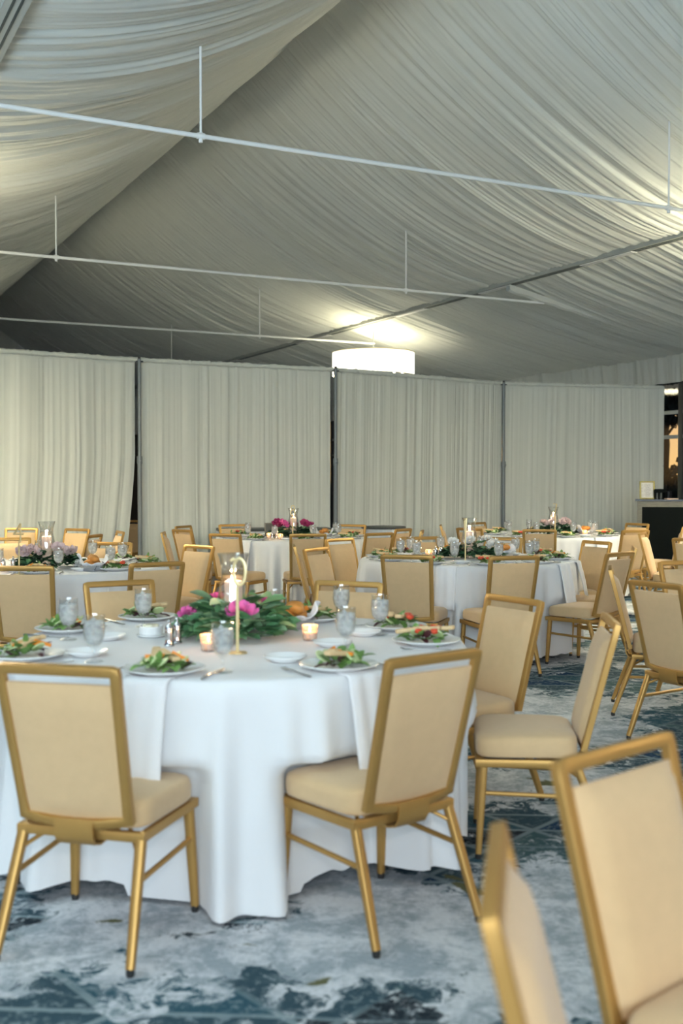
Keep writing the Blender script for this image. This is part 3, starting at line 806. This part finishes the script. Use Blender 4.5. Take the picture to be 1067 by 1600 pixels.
def setting(px, py, cx, cy, word, T, si, goblet=True, full=True, rnd=random.Random(1)):
    d = Vector((cx-px, cy-py)).normalized(); rz = math.atan2(-d.x, d.y); s = Vector((d.y, -d.x))
    where = 'at the %s place of the %s' % (word, TDESC[T]); G = TDESC[T]
    put(plate0, (px, py, TOP), 0, 'white dinner plate holding salad ' + where, 'dinner plates on the ' + G)
    put(salads[si % 3], (px, py, TOP+.006), rz + rnd.uniform(-2, 2), ['green salad with carrot ', 'salad with red tomato ', 'leafy dark salad '][si % 3] + where, 'salads on the ' + G)
    kx, ky = px + s.x*.165, py + s.y*.165; put(knife0, (kx, ky, TOP), rz, 'steel knife right of the plate ' + where, 'knives on the ' + G)
    kx, ky = px - s.x*.165, py - s.y*.165; put(fork0, (kx, ky, TOP), rz, 'steel fork left of the plate ' + where, 'forks on the ' + G)
    if full:
        bx, by = px - s.x*.17 + d.x*.17, py - s.y*.17 + d.y*.17; put(bplate0, (bx, by, TOP), 0, 'small white bread plate ' + where, 'bread plates on the ' + G)
        gx, gy = px + s.x*.13 + d.x*.19, py + s.y*.13 + d.y*.19; put(goblet0, (gx, gy, TOP), rnd.uniform(0, 6), 'goblet of iced water ' + where, 'water goblets on the ' + G)
# nearest table: everything at its own spot
cx, cy = TABLES['T1']
for i, (x, y, w, si) in enumerate([(-1.135, 3.90, 'front left', 2), (-.587, 3.60, 'near', 0), (-.01, 3.68, 'near right', 0), (.335, 4.262, 'right', 1), (.235, 4.70, 'back right', 1),
                               (-.127, 4.99, 'far', 2), (-.90, 5.03, 'far left', 0), (-1.17, 4.62, 'left', 0)]):
    setting(x, y, cx, cy, w, 'T1', si, full=False, rnd=random.Random(i+3))
for x, y, w in [(-.871, 3.817, 'tallest-looking goblet of iced water behind the lower left chair'), (-1.098, 4.362, 'goblet of iced water beside the left plate of the nearest table'), (-.869, 4.761, 'goblet of iced water in front of the facing chair, left of the shakers'),
                (-.395, 3.604, 'goblet of iced water in front of the greenery, beside the number stand'), (.016, 4.055, 'front goblet of the three right of the bread basket'), (.161, 4.513, 'right goblet of the three right of the bread basket'),
                (-.001, 4.943, 'rearmost goblet of the three right of the bread basket'), (-.29, 4.72, 'squat water glass half hidden behind the pink peony')]:
    put(goblet0, (x, y, TOP), 0, w, 'water goblets on the nearest table')
for x, y, w in [(-.932, 3.962, 'small white bread plate behind the lower left goblet'), (-.95, 4.38, 'small white bread plate at the left of the nearest table'), (-.20, 3.845, 'small white bread plate left of the front right salad'),
                (-.035, 4.20, 'small white bread plate behind the front right salad'), (.09, 4.50, 'small white bread plate at the right goblets')]:
    put(bplate0, (x, y, TOP), 0, w, 'bread plates on the nearest table')
# the other tables: ten places each
for T, n, ph in (('T2', 8, .2), ('T3', 10, .15), ('T4', 8, .3), ('T5', 8, .1)):
    cx, cy = TABLES[T]
    for i in range(n):
        a = -math.pi/2 + ph*2*math.pi/n*1. + i*2*math.pi/n
        px, py = cx + .745*math.cos(a), cy + .745*math.sin(a)
        setting(px, py, cx, cy, ang_words(i, n), T, i+len(T)*2+int(T[1]), rnd=random.Random(i*3+int(T[1])))

# folded napkins hanging over the table edges
def make_napkin(T, ang, w, drop, lab, hang=True):
    cx, cy = TABLES[T]; a = R(ang)
    b = MB(); rows = []; rr = 0
    prof = [(-.10, .0), (-.02, 0), (.0, -.001), (.014, -.006), (.022, -.020), (.026, -.05)] + [(.030+.05*t, -.05-drop*t) for t in (.2, .4, .6, .8, 1.0)]
    for k, (dr, dz) in enumerate(prof):
        row = []
        for i in range(15):
            s = -1 + 2*i/14; sh = w/2*(1+.06*min(0, dz)); rad = .915 + dr + .004*math.sin(s*7+ang) + .012*abs(s)*(k > 4)*(-dz)
            x = cx + rad*math.cos(a) - s*sh*math.sin(a); y = cy + rad*math.sin(a) + s*sh*math.cos(a)
            row.append(Vector((x, y, TZ + .006 + dz - .012*(s+1)*(k > 8))))
        rows.append(row)
    b.grid(rows); o = b.build('napkin', M['napkin'], angle=180)
    md = o.modifiers.new('thickness', 'SOLIDIFY'); md.thickness = .008; md.offset = 1
    tag(o, lab, 'napkin', 'white napkins hanging off the tables')
make_napkin('T1', -103, .155, .27, 'folded white napkin hanging over the cloth beside the lower left chair')
make_napkin('T1', -57, .150, .25, 'folded white napkin hanging over the cloth beside the front right chair')
make_napkin('T3', -107, .16, .26, 'folded white napkin hanging beside the near left chair of white-flower table')
make_napkin('T3', -42, .16, .26, 'folded white napkin hanging at the right of the white-flower table')
make_napkin('T3', -20, .16, .22, 'folded white napkin hanging at the far right edge of white-flower table')
make_napkin('T4', -122, .16, .27, 'folded white napkin hanging at the left of the magenta-rose table')
make_napkin('T5', -62, .16, .27, 'folded white napkin hanging at the front of the blush-rose table')

# hurricane vases and candles
def make_vase():
    b = MB(); pr = [(.055, 0), (.058, .004), (.050, .02), (.056, .06), (.066, .11), (.067, .15), (.058, .21), (.049, .255), (.050, .285), (.058, .32), (.066, .345)]
    b.lathe(pr + [(r-.0025, z) for r, z in pr[::-1][:-1]] + [(0, .006)], 40); o = b.build('hurricane_vase', M['vase_glass'], angle=70); o['category'] = 'vase'; remember(o); return o
def make_candle(r, h):
    t = empty('pillar_candle'); t['category'] = 'candle'
    b = MB(); b.lathe([(0, 0), (r, 0), (r, h-.004), (r-.004, h), (r*.7, h-.002), (r*.3, h-.010), (0, h-.011)], 28); b.build('wax', M['wax'], t)
    b = MB(); b.tube([(0, 0, h-.012), (.001, 0, h+.008)], .0012, 5); b.build('wick', M['wick'], t)
    b = MB(); b.lathe([(0, h), (.004, h+.004), (.0065, h+.012), (.005, h+.024), (.002, h+.034), (0, h+.040)], 12); b.build('flame', M['flame'], t)
    remember(t); return t
vase0 = make_vase(); candle0 = make_candle(.037, .225)
def make_votive():
    t = empty('votive_candle'); t['category'] = 'votive candle'
    b = MB(); b.lathe([(.026, 0), (.028, .003), (.032, .045), (.034, .062), (.032, .062), (.030, .045), (.025, .006), (0, .005)], 20); b.build('glass_cup', M['votive'], t, angle=60)
    b = MB(); b.lathe([(0, .007), (.024, .007), (.027, .032), (0, .032)], 16); b.build('wax', M['wax'], t)
    b = MB(); b.lathe([(0, .032), (.004, .038), (.005, .046), (.002, .058), (0, .062)], 10); b.build('flame', M['flame'], t)
    remember(t); return t
votive0 = make_votive()
def digit_path(d):
    import math as m
    A = lambda cx, cz, rx, rz, a0, a1, n=16: [(cx+rx*m.cos(R(a0+(a1-a0)*i/n)), cz+rz*m.sin(R(a0+(a1-a0)*i/n))) for i in range(n+1)]
    return {'9': [A(.007, .050, .020, .040, 0, 360), [(-.022, .082), (-.014, .088), (-.004, .082)]],
            '4': [[(.012, .10), (-.030, .040), (.032, .040)], [(.012, .10), (.010, -.005)]],
            '8': [A(0, .075, .017, .021, 0, 360), A(0, .029, .022, .026, 0, 360)],
            '7': [[(-.024, .10), (.026, .10), (.0, .0)]],
            '1': [[(-.012, .082), (0, .10), (0, 0)]]}[d]
def number_stand(loc, rz, d, lab, h=.275, squeeze=1):
    t = empty('table_number', loc, rz); tag(t, lab, 'table number', 'gold table number stands')
    b = MB(); b.lathe([(0, 0), (.036, 0), (.036, .004), (.006, .006), (0, .006)], 24); b.build('base', M['brass'], t)
    b = MB(); b.sweep([(0, 0, .004), (0, 0, h)], RECT(.0055, .003, .2), side=(1, 0, 0)); b.build('stem', M['brass'], t, smooth=False)
    b = MB()
    for k, path in enumerate(digit_path(d)):
        cl = len(path) > 12; pts = [(x*1.15, 0, h-.005+z*1.25) for x, z in (path[:-1] if cl else path)]
        b.sweep(pts, RECT(.003, .0055, .2), cl, side=(0, 1, 0))
    b.build('number', M['brass'], t, angle=40)
number_stand((-.386, 4.024, TOP), R(-10), '9', 'slim gold table number 9 in front of the pink peonies', .245)
number_stand((-2.245, 7.565, TOP), R(-12), '4', 'slim gold table number 4 in front of the pale roses', .235)
number_stand((1.000, 8.776, TOP), R(-20), '1', 'slim gold number stand in front of the white flowers', .235)
number_stand((-.560, 12.50, TOP), R(15), '8', 'slim gold table number 8 in front of the magenta roses', .27)
number_stand((2.60, 13.25, TOP), R(-60), '7', 'slim gold table number in front of the blush roses', .27)

def make_flower(name, m, r, parent, loc, seed, tilt=(0, 0)):
    rr = random.Random(seed); b = MB(); rings = [(.15, 4, 1.45), (.35, 5, 1.25), (.6, 7, .95), (.85, 8, .6), (1.0, 9, .25)]
    for q, (k, n, el) in enumerate(rings):
        for i in range(n):
            a = i*2*math.pi/n + q*.6 + rr.uniform(-.15, .15); rad = r*k*.35; d = Vector((math.cos(a)*math.cos(el), math.sin(a)*math.cos(el), math.sin(el)))
            p = Vector((math.cos(a)*rad, math.sin(a)*rad, r*.05)); L_ = r*(.55+.35*k)
            s = Vector((-math.sin(a), math.cos(a), 0)); n_ = s.cross(d) if False else d.cross(s); P = []
            for u in range(4):
                t = u/3; w = r*(.16+.26*k)*math.sin(math.pi*(.15+.72*t)); c = p + d*L_*t - n_*(.22*L_*math.sin(t*math.pi)) 
                P.append([c - s*w + n_*w*.5*(-1), c, c + s*w + n_*w*.5*(-1)])
            b.grid(P)
    o = b.build(name, m, parent, angle=180); o.location = loc; o.rotation_euler = (tilt[0], tilt[1], seed); return o
def centerpiece(T, cx, cy, lab, rx, ry, h, mats, flowers, seed, nleaf, lsize):
    t = empty('centerpiece', (cx, cy, TOP)); tag(t, lab, 'centerpiece', 'green floral centerpieces')
    rr = random.Random(seed); bs = [MB() for _ in mats]
    for k in range(nleaf):
        a = rr.uniform(0, 6.28); q = .42 + .58*rr.random()**.7; z = h*(1.05-q)*rr.uniform(.3, 1.25) + .012
        x, y = rx*q*math.cos(a), ry*q*math.sin(a)
        if math.hypot(x, y) < .075: continue
        a2 = a + rr.uniform(-.9, .9); d = Vector((math.cos(a2), math.sin(a2), rr.uniform(-.15, .75))); l = lsize*rr.uniform(.7, 1.3)
        if z + d.z*l < .01: d.z = .05
        blade(bs[k % len(bs)], Vector((x*.8, y*.8, z)), d, Vector((rr.uniform(-.4, .4), rr.uniform(-.4, .4), 1)), l, l*rr.uniform(.30, .46), rr.uniform(0, .35))
    for k in range(nleaf//9):
        a = rr.uniform(0, 6.28); q = rr.uniform(.75, 1.0); c = Vector((rx*q*.8*math.cos(a), ry*q*.8*math.sin(a), .015 + .03*rr.random())); d = Vector((math.cos(a), math.sin(a), .08))
        for j in range(7):
            for sg in (-1, 1):
                sd = Vector((-d.y, d.x, 0))*sg; blade(bs[-1], c + d*.012*j, sd + d*.8 + Vector((0, 0, .2)), Vector((0, 0, 1)), .026-.002*j, .005, .1, 2)
    for k, (bb, m) in enumerate(zip(bs, mats)): bb.build('foliage', m, t, angle=180)
    for k, (m, x, y, z, r) in enumerate(flowers): make_flower('bloom', m, r, t, (x, y, z), seed+k, (.5*(-y > 0)+.15, x*1.2))
    return t
p, w_, bl, mg = M['pink'], M['white_petal'], M['blush'], M['magenta']
centerpiece('T1', -.43, 4.46, 'wide centerpiece of lemon leaves and fern with pink peonies on nearest table', .235, .21, .20, [M['leaf'], M['leaf2'], M['leaf']],
            [(p, .035, -.15, .115, .056), (p, -.20, -.02, .10, .034), (p, .12, .09, .14, .036), (p, -.10, .12, .15, .03)], 3, 330, .088)
centerpiece('T2', -2.19, 8.18, 'dark fern centerpiece with pale roses on the number 4 table', .30, .22, .17, [M['fern'], M['leaf'], M['fern']],
            [(bl, -.17, -.12, .13, .05), (bl, -.08, -.14, .14, .05), (bl, .10, -.12, .15, .055), (bl, .17, -.06, .13, .045), (bl, 0, .13, .15, .05), (w_, .23, -.1, .04, .03)], 7, 330, .06)
centerpiece('T3', 1.09, 9.18, 'dark fern centerpiece with white flowers on the white-flower table', .31, .22, .17, [M['fern'], M['fern'], M['leaf']],
            [(w_, -.15, -.08, .14, .048), (w_, -.02, -.12, .16, .045), (w_, .17, -.10, .13, .052), (w_, .14, .02, .17, .04), (w_, .0, .13, .14, .045)], 9, 330, .06)
centerpiece('T4', -.58, 12.86, 'dark green centerpiece with magenta roses', .32, .22, .19, [M['fern'], M['leaf'], M['fern']],
            [(mg, -.17, -.05, .17, .06), (M['pink'], -.09, -.15, .17, .06), (mg, .15, -.08, .17, .055), (mg, .20, .0, .15, .05), (mg, .0, .14, .15, .05)], 13, 300, .07)
centerpiece('T5', 2.66, 13.62, 'dark green centerpiece with blush roses', .33, .22, .18, [M['fern'], M['fern'], M['leaf']],
            [(bl, -.08, -.12, .15, .055), (bl, .10, -.12, .17, .055), (bl, .16, -.02, .16, .05), (bl, -.1, .12, .15, .05)], 17, 300, .07)
VP = {'T1': (-.442, 4.44), 'T2': (-2.245, 8.28), 'T3': (1.085, 9.22), 'T4': (-.57, 12.90), 'T5': (2.66, 13.66)}
for T, (x, y) in VP.items():
    put(vase0, (x, y, TOP), 0, 'clear glass hurricane vase around the candle on the ' + TDESC[T], 'hurricane vases')
    put(candle0, (x, y, TOP+.008), 0, 'lit white pillar candle inside the vase on the ' + TDESC[T], 'pillar candles')
    point_light('candle_light', (x, y, TOP+.27), 1.6, (1, .60, .30), .012)
for x, y, w in [(-.501, 4.087, 'glowing peach votive candle left of the number 9 stand'), (-.127, 4.362, 'glowing votive candle right of the peony greenery'), (.757, 9.409, 'glowing votive candle left of the shakers on the white-flower table'),
                (-2.50, 7.75, 'glowing votive candle at the left edge on the number 4 table'), (-.84, 12.62, 'glowing votive candle left of the shakers, magenta-rose table'), (-.70, 12.42, 'glowing votive candle by the goblet, magenta-rose table'),
                (2.99, 13.35, 'glowing votive candle under the bread basket, blush-rose table')]:
    put(votive0, (x, y, TOP), 0, w, 'votive candles'); point_light('votive_light', (x, y, TOP+.075), .35, (1, .55, .25), .008)
# shakers
def make_shaker():
    t = empty('shaker'); t['category'] = 'shaker'
    b = MB(); b.lathe([(0, 0), (.019, 0), (.021, .004), (.017, .012), (.016, .03), (.018, .052), (.017, .060), (0, .060)], 18); b.build('body', M['steel'], t)
    b = MB(); b.lathe([(.017, .060), (.018, .064), (.014, .078), (.006, .086), (.005, .090), (.007, .096), (.004, .102), (0, .103)], 18); b.build('cap', M['steel'], t)
    remember(t); return t
shaker0 = make_shaker()
for T, (x, y) in {'T1': (-.668, 4.203), 'T2': (-2.445, 7.85), 'T3': (.80, 9.243), 'T4': (-.80, 12.55), 'T5': (2.25, 13.25)}.items():
    put(shaker0, (x, y, TOP), 0, 'silver shaker, front one of the pair on the ' + TDESC[T], 'silver shakers')
    put(shaker0, (x+.02+(.03 if T != 'T1' else 0), y+.075, TOP), .4, 'silver shaker, rear one of the pair on the ' + TDESC[T], 'silver shakers')
# butter ramekin
t = empty('butter_dish', (-.785, 4.474, TOP)); tag(t, 'square white butter dish left of the silver shakers, nearest table', 'butter dish')
b = MB(); b.lathe([(0, 0), (.052, 0), (.058, .004), (.060, .008), (0, .008)], 24); b.build('saucer', M['china'], t)
b = MB(); b.lathe([(.044, .008), (.048, .012), (.050, .042), (.046, .044), (.044, .030), (0, .030)], 24); b.build('bowl', M['china'], t)
b = MB()
for k in range(6):
    m4 = Matrix.Translation((.018*math.cos(k*1.05), .018*math.sin(k*1.05), .042)) @ Matrix.Rotation(k*.8, 4, 'Z'); b.box((-.011, -.011, -.008), (.011, .011, .008), m4)
b.build('butter_pats', M['butter'], t)
# bread baskets
def make_basket(seed=2):
    rr = random.Random(seed); t = empty('bread_basket'); t['category'] = 'bread basket'
    b = MB(); b.lathe([(0, 0), (.070, 0), (.075, .004), (.092, .030), (.098, .042), (.095, .042), (.088, .03), (.070, .008), (0, .006)], 32); b.build('bowl', M['steel'], t)
    b = MB(); rows = []
    for j in range(9):
        tt = j/8; row = []
        for q in range(64):
            a = 2*math.pi*q/64; pk = max(0, math.cos(2*a+.6))**2
            r = .055 + .05*tt + .012*math.sin(9*a+j*.3)*tt; z = .012 + tt*(.045 + .065*pk) + .006*math.sin(7*a)*tt
            row.append((r*math.cos(a), r*math.sin(a), z))
        rows.append(row)
    b.grid(rows, True); o = b.build('liner_napkin', M['napkin'], t, angle=180); md = o.modifiers.new('thickness', 'SOLIDIFY'); md.thickness = .004
    for k, (x, y, z, rz) in enumerate(((-.03, 0, .055, .3), (.03, .015, .06, 1.2), (.0, -.02, .085, 2.0), (.01, .03, .088, .1))):
        b = MB(); b.lathe([(0, -.026), (.022, -.022), (.036, -.008), (.038, .004), (.030, .018), (.014, .025), (0, .027)], 16)
        m4 = Matrix.Translation((x, y, z)) @ Matrix.Rotation(rz, 4, 'Z') @ Matrix.Rotation(.5, 4, 'X') @ Matrix.Diagonal((1.15, .85, .95, 1))
        b.v = [tuple(m4 @ Vector(v)) for v in b.v]; b.build('bread_roll', M['roll'], t)
    remember(t); return t
bk = make_basket()
for T, (x, y, rz) in {'T1': (-.205, 4.74, .3), 'T2': (-1.806, 7.90, .6), 'T3': (1.39, 9.35, 1.0), 'T4': (-.20, 12.75, .2), 'T5': (3.03, 13.50, .7)}.items():
    put(bk, (x, y, TOP), rz, 'metal bowl of bread rolls wrapped in a white napkin on the ' + TDESC[T], 'bread baskets')

# ------------------------------------------------------------------ back service table, cocktail table, bar
def skirted(name, loc, rz, w, d, h, lab):
    t = empty(name, loc, rz); tag(t, lab, 'table')
    b = MB(); b.box((-w/2, -d/2, h-.035), (w/2, d/2, h)); b.build('tabletop', M['dark_cloth'], t, smooth=False)
    b = MB(); rows = []; per = [(-w/2, -d/2), (w/2, -d/2), (w/2, d/2), (-w/2, d/2), (-w/2, -d/2)]; pts = []
    for i in range(4):
        a, c = Vector(per[i]), Vector(per[i+1]); n = int((c-a).length/.02)
        nr = Vector(((c-a).y, -(c-a).x)).normalized()
        for q in range(n): pts.append((a.lerp(c, q/n), nr))
    for z in (h-.036, h*.6, h*.3, .02):
        rows.append([(p.x + nr.x*.012*math.sin(i*1.1)*(1-z/h+.3), p.y + nr.y*.012*math.sin(i*1.1)*(1-z/h+.3), z) for i, (p, nr) in enumerate(pts)])
    b.grid(rows, True); b.build('skirt', M['skirt'], t, angle=180)
    return t
skirted('service_table', (-.90, 14.50, 0), R(12), 1.5, .45, .81, 'long dark-topped service table with white skirt behind the magenta-rose table')
t = empty('cocktail_table', (.58, 15.0, 0)); tag(t, 'small round table with dark top and white skirt in front of the drapes', 'table')
b = MB(); b.lathe([(0, .775), (.27, .775), (.305, .785), (.31, .80), (.305, .812), (.29, .815), (0, .815)], 40); b.build('tabletop', M['dark_cloth'], t)
b = MB(); rows = []
for z, r in ((.78, .285), (.5, .28), (.25, .29), (.02, .30)): rows.append([((r+.012*math.sin(q*1.3)*(1-z))*math.cos(q*math.pi/60), (r+.012*math.sin(q*1.3)*(1-z))*math.sin(q*math.pi/60), z) for q in range(120)])
b.grid(rows, True); b.build('skirt', M['skirt'], t, angle=180)
# little standing card frame on the magenta-rose table
t = empty('card_frame', (-.86, 13.05, TOP), .2); tag(t, 'small brown framed card standing on the magenta-rose table', 'card frame')
b = MB(); b.sweep([(-.055, 0, .008), (.055, 0, .008), (.055, .02, .16), (-.055, .02, .16)], RECT(.006, .006), True, side=(0, 1, 0)); b.build('frame', M['bar_wood'], t)
b = MB(); b.add([(-.05, .002, .012), (.05, .002, .012), (.05, .022, .156), (-.05, .022, .156)], [(0, 1, 2, 3)]); b.build('card', M['dark_cloth'], t, smooth=False)

t = empty('bar_counter', (5.39, 16.02, 0), R(-16)); tag(t, 'black panelled bar counter with grey wood frame at the right edge', 'bar counter')
HB = 1.145; Wd = 2.0
b = MB(); b.box((-1.03, -.03, HB-.001), (Wd-1.0, .65, HB+.022)); b.build('counter_top', M['black_top'], t, smooth=False)
b = MB(); b.box((-1.0, 0, 0), (-.93, .6, HB)); b.box((Wd-1.07, 0, 0), (Wd-1.0, .6, HB)); b.box((-.93, 0, HB-.09), (Wd-1.07, .03, HB)); b.box((-.93, 0, 0), (Wd-1.07, .03, .10)); b.box((-.93, .57, .1), (Wd-1.07, .6, HB-.09)); b.build('frame', M['bar_wood'], t, smooth=False)
b = MB(); b.box((-.93, .012, .10), (Wd-1.07, .028, HB-.09)); b.build('front_panel', M['black_panel'], t, smooth=False)
ZC = HB+.022
t = empty('framed_sign', (4.61, 16.40, ZC), R(-10)); tag(t, 'gold framed drinks list standing on the left end of the bar', 'framed sign')
b = MB(); b.sweep([(-.100, 0, .012), (.100, 0, .012), (.100, .06, .262), (-.100, .06, .262)], RECT(.011, .011), True, side=(0, 1, -.2)); b.build('frame', M['frame_gold'], t)
b = MB(); b.add([(-.094, .002, .016), (.094, .002, .016), (.094, .060, .256), (-.094, .060, .256)], [(0, 1, 2, 3)]); pg = b.build('page', M['paper'], t, smooth=False)
b = MB(); rr = random.Random(4)
for k in range(13):
    z = .225 - .0155*k; y = .060*(z-.016)/.24 - .002; x0 = -.045 + rr.uniform(-.005, .02); x1 = .06 - rr.uniform(0, .03)
    b.add([(x0, y, z), (x1, y, z), (x1, y+.001, z+.003), (x0, y+.001, z+.003)], [(0, 1, 2, 3)])
for z, w in ((.21, .014), (.165, .016), (.12, .012), (.06, .018)):
    y = .060*(z-.016)/.24 - .002; b.tube([(-.07+w*.7*math.cos(a), y, z+w*.7*math.sin(a)) for a in np.linspace(0, 5.2, 9)], .0012, 4)
b.build('printed_lines', M['ink'], pg, smooth=False)
b = MB(); b.box((-.02, .03, 0), (.02, .15, .006)); b.build('easel_foot', M['frame_gold'], t, smooth=False)
t = empty('bar_caddy', (4.79, 16.36, ZC), R(-14)); tag(t, 'black plastic bar caddy beside the framed sign', 'caddy')
b = MB(); b.box((-.09, -.05, .10), (.09, .07, .155)); b.box((-.085, -.045, 0), (-.075, .065, .1)); b.box((.075, -.045, 0), (.085, .065, .1)); b.box((-.085, .055, 0), (.085, .065, .1)); b.build('body', M['black_panel'], t, smooth=False)
b = MB(); b.tube([(-.045, 0, .0), (-.045, 0, .1)], .02, 10); b.tube([(.01, 0, .0), (.01, 0, .1)], .02, 10); b.build('bottle_sleeve', M['dark_cloth'], t)
t = empty('black_bin', (4.93, 16.42, ZC)); tag(t, 'small black bin right of the bar caddy', 'bin')
b = MB(); b.lathe([(0, 0), (.045, 0), (.055, .12), (.050, .12), (.042, .006), (0, .006)], 16); b.build('body', M['black_top'], t)
b = MB(); b.box((-.09, -.05, 0), (.09, .05, .018)); o = b.build('napkin_stack', M['kraft'], smooth=False); o.location = (4.91, 16.20, ZC); o.rotation_euler = (0, 0, .1)
tag(o, 'flat stack of peach paper napkins on the bar', 'napkins')
